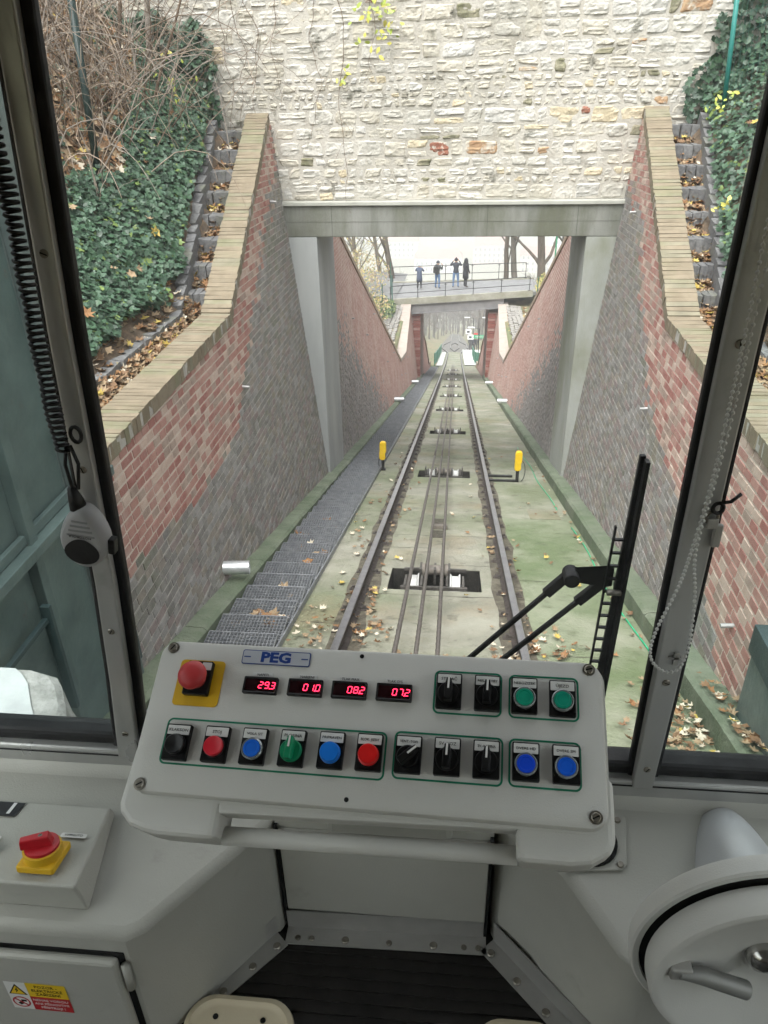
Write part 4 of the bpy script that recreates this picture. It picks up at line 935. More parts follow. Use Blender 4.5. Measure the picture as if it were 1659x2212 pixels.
skin = mc('skin', (.55, .36, .27)); denim = mc('denim', (.12, .20, .34)); blackc = mc('cloth_black', (.025, .025, .03)); navy = mc('coat_navy', (.075, .095, .15)); olive = mc('coat_charcoal', (.055, .058, .06)); jacket = mc('jacket_dark', (.035, .038, .05)); tan = mc('shoe_brown', (.10, .07, .05)); whitec = mc('shoe_white', (.7, .7, .7)); wool = mc('hat_pale', (.60, .66, .70)); capd = mc('cap_dark', (.06, .065, .08))
up = lambda sx, zz: ((sx * .30, .08, 1.22), (sx * .17, .27, zz - .08), (sx * .11, .30, zz))
YP = 46.0
person((-2.12, YP, dk(-2.12, YP)), R_(-12), 1.50, 'person in knee-length navy coat and pale knitted hat on the footbridge', [skin, navy, blackc, whitec], {'st': .12, 'l': up(-1, 1.40), 'r': up(1, 1.42), 'hat': (wool, False)}, 'long')
pb, Mb = person((-1.05, YP, dk(-1.05, YP)), R_(-35), 1.62, 'person in dark jacket and blue jeans with a backpack on the footbridge', [skin, olive, denim, tan], {'st': .14, 'l': up(-1, 1.46), 'r': up(1, 1.5), 'hat': (capd, False)}, 'jacket')
person((.03, YP, dk(.03, YP)), R_(3), 1.70, 'person in bobble hat and blue jeans with both elbows raised', [skin, jacket, denim, tan], {'st': .15, 'l': ((-.34, .08, 1.30), (-.17, .22, 1.52), (-.12, .22, 1.58)), 'r': ((.34, .08, 1.30), (.19, .2, 1.54), (.14, .2, 1.6)), 'hat': (blackc, True)}, 'jacket')
person((.60, YP, dk(.60, YP)), R_(-55), 1.66, 'person in long black hooded coat at the right of the group', [skin, blackc, blackc, tan], {'st': .09, 'l': ((-.24, .02, 1.12), (-.20, .14, .92), (-.18, .17, .86)), 'r': ((.24, .02, 1.12), (.20, .14, .92), (.18, .17, .86)), 'hood': 1}, 'long')
m = MB(); m.loft([[Vector((sx * x, -.15 - d, z)) for sx, d in ((-1, 0), (1, 0), (.9, .16), (-.9, .16))] for x, z in ((.13, 1.0), (.15, 1.05), (.15, 1.32), (.10, 1.42))])
bp_ = thing('backpack', 'black backpack worn by the person in the dark jacket', 'backpack'); o = m.build('pack', m_blk, bp_, bevel=.03); o.matrix_world = Mb
m = MB()
for sx in (-.09, .09): m.tube([(sx, -.16, 1.38), (sx, -.02, 1.50), (sx, .13, 1.40), (sx, .14, 1.2)], .016, 6)
link('straps', m.mesh('straps', m_blk), bp_).matrix_world = Mb

# ---- trees
m_bark = [mat('bark_grey', [(.09, .08, .065), (.19, .17, .145)], 6, .9, .8, 25, stretch=(1, 1, .25)), mat('bark_brown', [(.07, .055, .042), (.15, .12, .095)], 6, .9, .8, 25, stretch=(1, 1, .25))]
def tree(loc, H, r, lab, seed, leaves=0, lm=None, depth=4, lean=(0, 0), spread=.5, mat_i=0, first=.35, big=.10):
    random.seed(seed); t = thing('bare_tree', lab, 'tree', 'trees beyond the portal')
    tr = MB(); cr = MB(); tips = []
    def grow(p, d, L, rad, lev):
        n = 5 if lev == 0 else 4; pts = [p.copy()]
        for i in range(n):
            d = (d + Vector((random.gauss(0, .09), random.gauss(0, .09), random.gauss(.02, .06)))).normalized(); p = p + d * (L / n); pts.append(p.copy())
        (tr if lev < 1 else cr).tube(pts, list(np.linspace(rad, rad * (.62 if lev == 0 else .45), n + 1)), max(3, 9 - 2 * lev), 0, False)
        if lev >= depth: tips.extend(pts[2:]); return
        for k in range(3 if lev else 6):
            f = random.uniform(first if lev == 0 else .3, 1); q = pts[min(n, int(f * n) + 1)]; a = random.uniform(0, 2 * math.pi)
            dd = (d * .75 + Vector((math.cos(a), math.sin(a), random.uniform(-.1, .35))) * spread * (1.1 if lev == 0 else 1.3)).normalized(); grow(q, dd, L * random.uniform(.42, .66), rad * random.uniform(.32, .5), lev + 1)
        grow(p, d, L * .55, rad * .55, lev + 1)
    grow(Vector(loc), Vector((lean[0], lean[1], 1)).normalized(), H * .5, r, 0)
    tr.build('trunk', m_bark[mat_i], t, smooth=True); cr.build('crown', m_bark[mat_i], t)
    if leaves:
        P = [np.array(random.choice(tips)) + rng.normal(0, .25, 3) for _ in range(leaves)]
        o = leaf_mass('leaves', P, rng.normal(0, 1, (leaves, 3)), [random.uniform(big * .6, big * 1.3) for _ in P], OV_T, OV_F, lm, [random.randrange(len(lm)) for _ in P], None); o.parent = t
    random.seed(seed + 1000)
lm_far = [leaf_mat('far_leaf_yellow', (.42, .36, .10), (.55, .46, .18)), leaf_mat('far_leaf_green', (.16, .20, .07), (.26, .28, .12)), leaf_mat('far_leaf_tan', (.34, .24, .14), (.45, .34, .22))]
TREES = [((-4.0, 50, -9.3), 11, .21, 'thick grey tree nearest the left end of the footbridge', 11, 1800, 4, (-.04, 0)), ((-5.0, 52, -9.5), 11, .15, 'slimmer tree left of the thick grey tree by the footbridge', 12, 1800, 4, (.02, 0)), ((-7.0, 54, -9.3), 10, .16, 'tree at the far left of the opening under the lintel', 13, 2600, 4, (.05, 0)), ((-6.0, 40, -7.8), 7, .10, 'leafy young tree above the left lower wall', 14, 1100, 4, (0, 0)),
         ((3.25, 50.5, -9.2), 11, .17, 'left stem of the twin trees behind the footbridge railing', 15, 900, 4, (-.03, 0)), ((3.85, 50.5, -9.2), 11, .20, 'right stem of the twin trees behind the footbridge railing', 16, 900, 4, (-.06, 0)), ((5.4, 49.5, -9.0), 12, .27, 'thickest leaning tree at the right end of the footbridge', 17, 200, 4, (.10, 0)), ((6.9, 53, -9.2), 11, .2, 'dark tree behind the green pole on the right', 18, 400, 4, (0, 0)), ((8.6, 52, -9.0), 10, .14, 'slender tree at the far right of the opening', 19, 400, 4, (0, 0))]
for a in TREES: tree(a[0], a[1], a[2], a[3], a[4], a[5], lm_far, a[6], a[7], .62, a[4] % 2, .12, .075)
random.seed(91)
t = thing('lamp_post', 'green pole standing between the trees right of the footbridge', 'post'); m = MB(); m.tube([(5.7, 46, -8.2), (5.7, 46, -2.5)], .045, 8); m.build('pole', mat('pole_green', [(.01, .20, .10), (.015, .26, .13)], 4, .5), t); m = MB(); m.tube([(5.7, 46, -6.75), (5.7, 46, -6.6)], .07, 8); m.build('collar', MATS['pole_green'], t)
for (x, Y, z0, h, lab) in ((-3.45, 42.4, -8.5, 1.7, 'thin green fence post at the left railing end'), (-3.9, 41.3, -8.6, 1.6, 'thin green fence post standing lower at the left bank'), (4.5, 42.6, -8.3, 1.4, 'thin green fence post at the right railing end'), (-3.7, 44.5, -8.5, 2.0, 'dark post at the far left of the footbridge')):
    t = thing('fence_post', lab, 'post', 'posts near the footbridge'); m = MB(); m.tube([(x, Y, z0), (x, Y, z0 + h)], .03, 7); m.build('pole', m_fence, t); m = MB(); m.tube([(x, Y, z0 + h), (x, Y, z0 + h + .05)], [.035, .01], 7); m.build('cap', m_fence, t)
# hedges and undergrowth on the banks above the lower walls
def hedge(c, rad, n, lab, mids, size=(.06, .14), name='bush'):
    t = thing(name, lab, 'bush', 'bushes beyond the portal'); P = []
    while len(P) < n:
        q = rng.uniform(-1, 1, 3)
        if (q ** 2).sum() > 1 or noise.noise((q[0] * 3 + c[0], q[1] * 3, q[2] * 3)) < -.15: continue
        x = c[0] + q[0] * rad[0]; Y = c[1] + q[1] * rad[1]; P.append((x, Y, ground_z(abs(x), Y, -1 if x < 0 else 1) + (q[2] + 1) * rad[2]))
    o = leaf_mass('foliage', P, rng.normal(0, 1, (n, 3)) + np.array((0, -.6, .6)), [random.uniform(*size) for _ in P], OV_T, OV_F, lm_far + [m_ivy[1], m_ivy[3]], [random.choice(mids) for _ in P], None); o.parent = t
    m_ = MB()
    for k in range(12):
        bx, by = c[0] + random.uniform(-.8, .8) * rad[0], c[1] + random.uniform(-.8, .8) * rad[1]; m_.tube(arch((bx, by, ground_z(abs(bx), by, 1) - .1), (random.gauss(0, .3), random.gauss(0, .3), 1), rad[2] * 2, .15, 6), list(np.linspace(.012, .004, 7)), 4, 0, False)
    m_.build('stems', m_bark[1], t)
hedge((-4.6, 38, 0), (1.4, 4.5, .8), 2600, 'loose bush on the bank above the left lower wall', (1, 2, 2, 0, 3))
hedge((-3.6, 40.6, 0), (.5, 2.2, .35), 900, 'green bush between cobbles and path at the left bridge end', (1, 3, 4, 3))
hedge((-6.0, 45.5, 0), (2.2, 3, 1.3), 3000, 'tall loose bush left of the path', (2, 2, 1, 0))
hedge((5.0, 43.5, 0), (.55, 2.2, .8), 1600, 'bright yellow green bush at the right bridge end', (0, 0, 4, 0))
hedge((4.6, 37, 0), (.9, 5, .35), 1500, 'leafy verge above the right lower wall', (2, 1, 0, 3))
hedge((-3.9, 33, 0), (.9, 5, .35), 1300, 'brown leafy verge above the left lower wall', (2, 2, 1, 0))
pts = []
for _ in range(2600):
    s = random.choice((-1, 1)); Y = random.uniform(26, 43); ax = random.uniform(2.8, 5.5); pts.append((np.array((s * ax, Y, ground_z(ax, Y, s) + .03)), (0, 0, 1)))
litter('fallen_leaves', pts, 'pale fallen leaves on the banks beside the footbridge', .09, .17)

# ---- wall beyond the bridge, platform, green fences, lamps and signs at the halt
for s in (-1, 1):
    t = thing('brick_wall', 'low brick wall %s of the rails just beyond the footbridge' % ('left' if s < 0 else 'right'), 'wall', 'brick retaining walls')
    pr = [(48.3, -8.9), (54.5, -13.4), (58.5, -15.4), (61.5, -18.2), (66, -19.5)]; m = MB(); c = MB()
    for (a, za), (b, zb) in zip(pr[:-1], pr[1:]):
        q = [wall_pt(s, a, zt(a) - .5), wall_pt(s, b, zt(b) - .5), wall_pt(s, b, zb), wall_pt(s, a, za)]; X = Vector((s * .35, 0, 0))
        hx = [q[0], q[1], q[1] + X, q[0] + X, q[3], q[2], q[2] + X, q[3] + X]; m.hexa(hx if s < 0 else [hx[i] for i in (1, 0, 3, 2, 5, 4, 7, 6)])
        c.bar(q[3] + X * .4 + Vector((0, 0, .06)), q[2] + X * .4 + Vector((0, 0, .06)), .45, .1)
    m.build('face', mat('brick_distant', [(.34, .19, .16), (.44, .27, .23)], 3, .9, .4, 30), t); c.build('coping', MATS['coping_far'], t)
m_plat = mat('platform_pale', [(.62, .62, .60), (.72, .72, .70)], 1, .8, .2, 20)
def sheet(name, quad, h, mt):
    m = MB(); (xa0, xb0, Y0), (xa1, xb1, Y1) = quad; n = 8; vs_ = []
    for i in range(n + 1):
        f = i / n; Y = Y0 + (Y1 - Y0) * f; vs_ += [tp(xa0 + (xa1 - xa0) * f, Y, h), tp(xb0 + (xb1 - xb0) * f, Y, h)]
    m.add(vs_, [(2 * i, 2 * i + 1, 2 * i + 3, 2 * i + 2) for i in range(n)]); return tag(m.build(name, mt), kind='structure')
sheet('platform', ((-1.55, -1.0, 64), (-1.5, -1.0, 90)), -.06, m_plat)
sheet('platform', ((1.0, 1.95, 66), (1.0, 3.6, 98)), -.06, m_plat)
sheet('track_bed', ((-1.0, 1.0, 66), (-1.0, 1.0, 92)), -.14, m_slab)
sheet('track_bed', ((-2.4, 2.4, 92), (-1.2, 1.2, 190)), -.13, mat('ballast_dark', [(.10, .095, .085), (.18, .17, .155)], 3, .95, .5, 20))
m_gf = mat('fence_panel_green', [(.01, .12, .075), (.015, .17, .10)], 3, .5)
def gfence(pts, lab, h=1.05):
    t = thing('green_fence', lab, 'fence', 'green fences at the halt')
    for (x0, Y0), (x1, Y1) in zip(pts[:-1], pts[1:]):
        a = tp(x0, Y0, -.05); b = tp(x1, Y1, -.05); L = (b - a).length; k = max(2, int(L / .28))
        for zz in (h, .15): m = MB(); U = Vector((0, 0, zz)); m.bar(a + U, b + U, .05, .06); m.build('rail', m_gf, t)
        m = MB()
        for i in range(k): q = a + (b - a) * ((i + .5) / k); m.bar(q + Vector((0, 0, .15)), q + Vector((0, 0, h)), .02, L / k * .72, 0, (b - a).normalized())
        m.build('panel', m_gf, t); m = MB(); m.bar(a, a + Vector((0, 0, h + .08)), .07, .07); m.build('post', m_gf, t)
gfence([(-1.62, 62.5), (-1.58, 70), (-1.55, 78), (-1.55, 90)], 'dark green fence along the left side of the white platform')
gfence([(2.35, 66.6), (1.95, 68), (1.92, 74), (2.0, 84)], 'dark green fence along the right side of the white platform')
def lampost(x, Y, h, lab, arm=-1):
    t = thing('street_lamp', lab, 'lamp', 'lamps at the halt'); b = tp(x, Y, -.1); m = MB(); m.tube([b, b + Vector((0, 0, h))], .05, 8); m.build('pole', m_railb, t)
    m = MB(); m.tube([b + Vector((0, 0, h)), b + Vector((arm * .9, 0, h + .08))], .03, 6); m.build('arm', m_railb, t)
    m = MB(); m.box((b.x + arm * .8 - .35, b.y - .12, b.z + h + .04), (b.x + arm * .8 + .35, b.y + .12, b.z + h + .14)); m.build('head', mat('lamp_head_pale', [(.7, .7, .7)], 1, .4), t, bevel=.03)
lampost(2.45, 76, 3.2, 'nearer black street lamp at the halt, right of the rails'); lampost(2.3, 96, 4.2, 'farther street lamp at the halt'); lampost(3.2, 104, 4.2, 'farthest street lamp, arm over the path', 1)
t = thing('station_sign', 'green station name board with white lettering at the halt', 'sign'); b = tp(2.72, 79, 0); m = MB(); m.box((b.x - .75, b.y, b.z + 2.0), (b.x + .95, b.y + .05, b.z + 2.35)); m.build('board', mat('sign_green', [(.02, .36, .17)], 1, .5), t)
text_mesh('NEBOZÍZEK', .26, frame((b.x + .15, b.y - .004, b.z + 2.17), (1, 0, 0), (0, 0, 1), (0, -1, 0)), 'lettering', mat('sign_white', [(.8, .8, .8)], 1, .5), t, .002)
m = MB(); m.box((b.x - .72, b.y, b.z + 2.38), (b.x - .3, b.y + .05, b.z + 2.55)); m.build('red_board', mat('sign_red', [(.6, .04, .05)], 1, .5), t)
for x in (-.6, .8): m = MB(); m.tube([(b.x + x, b.y + .04, b.z), (b.x + x, b.y + .04, b.z + 2.4)], .03, 6); m.build('post', m_railb, t)
for x, Y, zz, lab in ((1.70, 95, 2.1, 'upper white square notice board at the halt'), (1.93, 93, 1.45, 'lower white square notice board at the halt')):
    t = thing('notice_board', lab, 'sign', 'white boards at the halt'); b = tp(x, Y, 0); m = MB(); m.box((b.x - .36, b.y, b.z + zz), (b.x + .36, b.y + .04, b.z + zz + .6)); m.build('board', MATS['sign_white'], t); m = MB(); m.box((b.x - .2, b.y - .01, b.z + zz + .15), (b.x + .15, b.y - .002, b.z + zz + .42)); m.build('pictogram', m_railb, t); m = MB(); m.tube([b, b + Vector((0, .05, zz + .6))], .03, 6); m.build('post', m_railb, t)
for x, Y, col, lab, rz in ((2.0, 96, blackc, 'left dark figure waiting on the far platform', 20), (2.35, 96.6, navy, 'middle dark figure waiting on the far platform', -30), (2.7, 96, blackc, 'right dark figure waiting on the far platform', 10)):
    person(tuple(tp(x, Y, -.05)), R_(rz), 1.7, lab, [skin, col, blackc, blackc], {'st': .12, 'l': ((-.25, .02, 1.12), (-.22, .12, .92), (-.2, .14, .86)), 'r': ((.25, .02, 1.12), (.22, .12, .92), (.2, .14, .86)), 'hat': (blackc, False)}, 'jacket')[0]['group'] = 'people on the far platform'
# passing loop rails
for nm, path in (('left outer rail of the distant passing loop', [(-.7475, 66), (-.75, 88), (-1.1, 94), (-1.75, 102), (-1.75, 114), (-1.1, 124), (-.75, 130), (-.75, 200)]), ('right outer rail of the distant passing loop', [(.7475, 66), (.75, 88), (1.1, 94), (1.75, 102), (1.75, 114), (1.1, 124), (.75, 130), (.75, 200)]), ('left inner rail of the distant passing loop', [(0, 93), (-.6, 102), (-.6, 114), (0, 124)]), ('right inner rail of the distant passing loop', [(0, 93), (.6, 102), (.6, 114), (0, 124)])):
    fine = []
    for (xa, ya), (xb, yb) in zip(path[:-1], path[1:]):
        for k in range(4): f = k / 4; fine.append((xa + (xb - xa) * f, ya + (yb - ya) * f))
    fine.append(path[-1]); o = rail_mesh(fine, 'loop_rail', None); tag(o, nm, 'rail', 'loop rails')

# ---- far wood and the city in the haze
def far_tree_mesh():
    m = MB()
    def g(p, d, L, r, lev):
        q = p + d * L; m.tube([p, q], [r, r * .6], 3, 0, False)
        if lev < 4:
            for _ in range(3): g(p + d * L * random.uniform(.5, 1), (d * .8 + Vector((random.gauss(0, .55), random.gauss(0, .55), random.gauss(.15, .25)))).normalized(), L * random.uniform(.5, .75), r * .55, lev + 1)
    g(Vector((0, 0, 0)), Vector((0, 0, 1)), 3.6, .16, 0); return np.array(m.v), m.f
ftm = [far_tree_mesh() for _ in range(4)]; m = MB(); rr = np.random.default_rng(3)
for i_ in range(520):
    s = random.choice((-1, 1)); Y = random.uniform(72, 260) if i_ < 260 else random.uniform(130, 300); ax = random.uniform(5 if s < 0 else 6.5, 40) if i_ < 260 else random.uniform(1.6 + max(0, 170 - Y) * .05 if Y < 190 else 0, 22)
    v_, f_ = random.choice(ftm); a = random.uniform(0, 6.3); S = random.uniform(.8, 1.5); c, sn = math.cos(a), math.sin(a)
    q = v_ @ np.array([[c, sn, 0], [-sn, c, 0], [0, 0, 1]]) * S + np.array((s * ax, Y, ground_z(ax, Y, s) - .2)); m.add(q.tolist(), f_, random.randrange(2))
tag(m.build('far_wood', m_bark), 'hazy grey wood of bare trees on the slope below the footbridge', 'wood', kind='stuff')
m_wall = [mat('town_cream', [(.55, .50, .40)], 1, .9), mat('town_white', [(.68, .66, .62)], 1, .9), mat('town_rose', [(.55, .42, .36)], 1, .9)]; m_roof = mat('town_roof', [(.30, .12, .08), (.38, .17, .12)], .2, .9); m_win = mat('town_window', [(.06, .07, .08)], 1, .3)
TOWN = [(-46, 610, 30, 13, 'leftmost'), (-14, 560, 34, 10, 'long pale row'), (24, 590, 26, 14, 'middle'), (58, 560, 28, 12, 'right'), (-75, 680, 34, 16, 'rear left'), (2, 690, 40, 18, 'rear middle'), (46, 700, 36, 16, 'rear right'), (90, 640, 34, 15, 'far right'), (-105, 620, 30, 14, 'far left'), (-34, 800, 44, 20, 'most distant left'), (30, 820, 44, 20, 'most distant right')]
for i, (x, Y, wd, h, w_) in enumerate(TOWN):
    t = thing('town_house', w_ + ' hazy town building with a red roof, seen over the footbridge', 'building', 'town buildings in the haze'); z0 = -118; m = MB(); m.box((x - wd / 2, Y, z0), (x + wd / 2, Y + 14, z0 + h)); m.build('wall', m_wall[i % 3], t)
    m = MB(); m.add([(x - wd / 2 - .5, Y - .5, z0 + h), (x + wd / 2 + .5, Y - .5, z0 + h), (x + wd / 2 + .5, Y + 14.5, z0 + h), (x - wd / 2 - .5, Y + 14.5, z0 + h), (x - wd / 2 + 3, Y + 7, z0 + h + 5), (x + wd / 2 - 3, Y + 7, z0 + h + 5)], [(0, 1, 5, 4), (2, 3, 4, 5), (1, 2, 5), (3, 0, 4)]); m.build('roof', m_roof, t)
    for k in range(int(wd / 3.4)):
        for f in range(int(h / 4)): m = MB(); xx = x - wd / 2 + 1.4 + 3.4 * k; zz = z0 + 1.4 + f * 4; m.box((xx, Y - .06, zz), (xx + 1.2, Y + .1, zz + 1.9)); m.build('window', m_win, t)

# ================================================================ STATION STRUCTURE BESIDE THE CAB
random.seed(5)
m_tealp = mat('teal_paint', [(.085, .115, .11), (.14, .18, .172)], 3, .5, .3, 30, dirt=(((.20, .22, .21), 4, .6, .75, .4), ((.16, .06, .03), 5, .66, .75, .5)))
m_teald = mat('teal_dark', [(.03, .05, .052), (.05, .075, .078)], 3, .5, .2, 30)
t = thing('station_gate', 'teal painted steel gate frame standing left of the cab', 'gate')
def gp(name, lo, hi, mt=None): m = MB(); m.box(lo, hi); return m.build(name, mt or m_tealp, t, bevel=.004)
gp('lower_panel', (-2.06, 1.2, -1.2), (-2.03, 4.02, .44), m_tealp); gp('upper_panel', (-2.06, 1.2, .504), (-2.03, 4.02, 2.6), m_tealp)
gp('ledge', (-2.09, 1.2, .44), (-1.93, 4.02, .50)); gp('ledge_lip', (-2.02, 1.2, .505), (-1.99, 4.02, .56))
for y in (1.6, 2.35, 3.08, 3.62): gp('upright', (-2.03, y, -1.2), (-1.97, y + .07, 2.62) if y > 3 else (-1.96, y + .06, 2.6))
gp('end_post', (-2.22, 4.03, -1.35), (-2.065, 4.11, 1.86), m_teald); gp('post_cap', (-2.24, 3.95, 1.862), (-2.0, 4.19, 1.9)); gp('upper_post', (-2.18, 4.04, 1.902), (-2.07, 4.11, 4.2), m_teald)
gp('sill_beam', (-2.14, 2.4, -1.35), (-1.9, 4.02, -1.18)); gp('handle_bar', (-1.95, 2.2, .10), (-1.92, 3.0, .13), m_teald); gp('handle_upright', (-1.95, 2.97, -.5), (-1.90, 3.0, .2), m_teald)
t = thing('station_gate', 'teal painted steel gate post low at the right edge of the view', 'gate')
gp('end_post', (1.99, 3.2, -1.3), (2.14, 3.78, -.55), m_tealp); gp('top_box', (1.97, 3.3, -.548), (2.2, 3.8, -.35), m_teald); gp('panel', (2.02, 1.0, -1.4), (2.06, 3.19, -.2), m_tealp)
m = MB(); m.tube([(1.9, 3.1, -1.03), (2.08, 3.16, -1.03)], .07, 18, 0, False); m.tube([(1.94, 3.1, -1.03), (1.96, 3.107, -1.03)], .055, 16); m.build('pipe_stub', mat('stub_grey', [(.22, .23, .23), (.34, .35, .35)], 8, .5, metal=.5), t, auto=40)
# broken concrete block outside the left pane
t = thing('concrete_block', 'broken white-topped concrete block outside the left window pane', 'block')
rim = [(-1.75, 1.42), (-1.02, 1.42), (-.985, 1.50), (-1.02, 1.60), (-1.07, 1.68), (-1.11, 1.72), (-1.18, 1.745), (-1.75, 1.745)]
m = MB(); n = len(rim); lv = (.90, .885, .82, .72, .6, .3, -.4); rings = []
for q, z in enumerate(lv): rings.append([Vector((x + (0 if q == 0 or x < -1.5 else random.uniform(-.012, .018) + .012 * min(q, 3)), y + (0 if q == 0 else random.uniform(-.01, .015)), z)) for x, y in rim])
m.loft(rings[::-1]); m.build('rough_body', mat('broken_concrete', [(.24, .235, .22), (.42, .41, .39)], 22, .95, 1, 60, dirt=(((.10, .10, .09), 30, .6, .7, .6),)), t)
m = MB(); m.prism([(x + (.05 if x > -1.5 else 0) * -1 - (.035 if i in (3, 4, 5) else 0), y) for i, (x, y) in enumerate(rim)], .901, .906); m.build('painted_top', mat('block_white', [(.40, .41, .41), (.52, .53, .53)], 9, .8, .3, 60), t)

# ================================================================ THE CAB
m_cab = mat('cab_paint', [(.355, .35, .315), (.395, .39, .352)], 3, .48, .45, 330, dirt=(((.27, .26, .225), 1.6, .5, .75, .5), ((.22, .205, .17), 9, .62, .76, .5), ((.46, .46, .44), 30, .70, .76, .5, (1, 3, 1))))
m_cream = mat('cab_cream', [(.44, .42, .35), (.48, .46, .39)], 3, .55, .2, 300)
m_alu = mat('brushed_alu', [(.40, .40, .39), (.55, .55, .54)], 5, .38, .15, 120, metal=.55, stretch=(1, 1, .3), dirt=(((.16, .15, .13), 6, .6, .8, .6),))
m_strip = mat('kick_alu', [(.34, .33, .31), (.46, .45, .43)], 5, .45, .2, 120, metal=.5, dirt=(((.12, .11, .09), 5, .58, .8, .6),))
m_rub = mat('rubber', [(.008, .008, .009), (.018, .018, .02)], 9, .55, .2, 70)
m_screw = mat('screw_steel', [(.20, .18, .15), (.34, .32, .28)], 60, .35, metal=.8)
m_hole = mat('dark_hole', [(.004, .004, .004)], 1, .9)
cab = thing('funicular_cab', 'driver cab interior with grey consoles, window posts and dark ribbed floor', 'cab')
ZF, ZC = 1.065, 1.374
def cb(name, lo, hi, mt, bevel=0, parent=None): m = MB(); m.box(lo, hi); return m.build(name, mt, parent or cab, bevel=bevel)
def disc(name, c, nrm, r, h, mt, parent, n=14, slot=True, prof=None):
    M = axis_frame(c, nrm); m = MB(); m.lathe(prof or [(r, -.001), (r, h * .5), (r * .8, h), (.0005, h)], M, n); o = m.build(name, mt, parent, auto=40)
    if slot: m = MB(); a = random.uniform(0, 3); m.box((-r * .8, -r * .13, h), (r * .8, r * .13, h + .0004), 0, M @ Matrix.Rotation(a, 4, 'Z')); m.build('slot', m_hole, o)
    return o
# floor, front skin, shell behind the camera
cb('floor', (-1.15, -2.6, ZF - .06), (1.15, 1.0, ZF), mat('ribbed_floor', [(.006, .005, .0045), (.014, .012, .0105)], 9, .6, .3, 40))
fl = [o for o in cab.children if o.name.startswith('floor')][0]
for i in range(22): cb('floor_rib', (-1.0, .40 + i * .0215, ZF), (1.0, .412 + i * .0215, ZF + .004), MATS['ribbed_floor'], 0, fl)
cb('front_skin', (-1.15, 1.035, .5), (1.15, 1.06, 1.37), m_cab); cb('roof', (-1.2, -2.6, 2.80), (1.2, 1.1, 2.85), mat('roof_lining', [(.24, .235, .22), (.28, .275, .26)], 3, .8))
cb('added_rear_wall', (-1.15, -2.62, .5), (1.15, -2.58, 2.79), mat('rear_veneer', [(.10, .075, .055), (.15, .115, .085)], 3, .5, stretch=(1, 1, .1))); cb('window_header', (-1.15, .96, 2.70), (1.15, 1.05, 2.80), m_cab)  # unseen rear wall, added and kept dark to cut light inside the cab
for s in (-1, 1):
    lo, hi = sorted((s * 1.15, s * 1.19)); cb('side_panel', (lo, -2.6, .5), (hi, 1.06, 1.5), mat('side_lining', [(.22, .215, .20), (.27, .265, .245)], 3, .7)); cb('side_header', (lo, -2.6, 2.62), (hi, 1.06, 2.8), m_cab)
    for y in (-2.6, -.55, 1.0): cb('side_post', (lo, y, 1.5), (hi, y + .06, 2.62), m_alu)
    cb('side_pane', (s * 1.168, -2.55, 1.5) if s > 0 else (-1.172, -2.55, 1.5), (s * 1.172, 1.0, 2.62) if s > 0 else (-1.168, 1.0, 2.62), glass('side_glass', (.93, .96, .95), .05))
# consoles either side of the footwell
LT = [(-1.15, .985), (-1.15, .655), (-.345, .655), (-.318, .672), (-.19, .842), (-.16, .878), (-.16, .985)]
RT = [(.24, .985), (.24, .91), (.343, .822), (.412, .692), (.432, .668), (1.15, .66), (1.15, .985)]
RB = [(.24, .985), (.24, .889), (.300, .829), (.410, .712), (.44, .69), (1.15, .66), (1.15, .985)]
for poly, nm in ((LT, 'left_console'), (RT, 'right_console')):
    m = MB(); m.loft([[Vector((x, y, ZF - .02)) for x, y in (RB if poly is RT else poly)], [Vector((x, y, ZC)) for x, y in poly]]); o = m.build('console', m_cab, cab, bevel=.016, seg=3, auto=25)
    cns = o
    if nm == 'left_console':
        door = cb('cabinet_door', (-1.1, .638, .95), (-.362, .654, 1.322), m_cab, .006, cns)
        cb('door_gap', (-1.1, .6535, .95), (-.353, .6545, 1.330), m_hole, 0, cns)
        m = MB(); m.tube([(-.352, .648, 1.308), (-.353, .648, 1.245)], .007, 10); m.build('hinge', m_cab, cns, smooth=True)
m = MB(); m.box((-.16, .885, ZF - .05), (.232, .985, ZC)); m.build('back_panel', m_cab, cab, bevel=.004)
cb('knee_panel', (-.152, .8765, ZF + .06), (.226, .8845, ZC - .02), m_cab, .002)
for z in (0, 1):
    x = (-.1565, .2285)[z]; cb('panel_seam', (x - .003, .875, ZF + .02), (x + .003, .884, ZC - .01), m_hole)
# fillet from console up to the sill
m = MB(); rings = []
for x in (-1.15, 1.15): rings.append([Vector((x, .986 - .05 * (1 - math.sin(a)), ZC - .002 + .05 * (1 - math.cos(a)) * .9)) for a in np.linspace(0, math.pi / 2, 8)] + [Vector((x, .987, ZC - .003))])
m.loft(rings); m.build('sill_fillet', m_cab, cab, auto=40)
# aluminium kick angles with screws
def kick(a, b, nside, nm):
    a = Vector(a); b = Vector(b); d = (b - a).normalized(); n = Vector(nside)
    m = MB(); U = Vector((0, 0, 1)); w1, hh = .036, .052
    for p0, p1, th in ((a, b, .002),):
        m.hexa([p0, p1, p1 + n * th, p0 + n * th, p0 + U * hh, p1 + U * hh, p1 + n * th + U * hh, p0 + n * th + U * hh])
        m.hexa([p0 + n * th, p1 + n * th, p1 + n * w1, p0 + n * w1, p0 + n * th + U * .002, p1 + n * th + U * .002, p1 + n * w1 + U * .002, p0 + n * w1 + U * .002])
    o = m.build('kick_strip', m_strip, cab)
    L = (b - a).length
    for f in ((.06, .13, .3, .52, .74, .89, .96) if nm == 'b' else (.07, .36, .66, .92)): disc('screw', a + d * L * f + n * .024 + Vector((0, 0, .0025)), (0, 0, 1), .0055 if nm == 'b' and f not in (.3, .74) else .0075, .003, m_screw, o, 10, False)
zf = ZF + .0045
kick((-.155, .876, zf), (.231, .884, zf), (0, -1, 0), 'b')
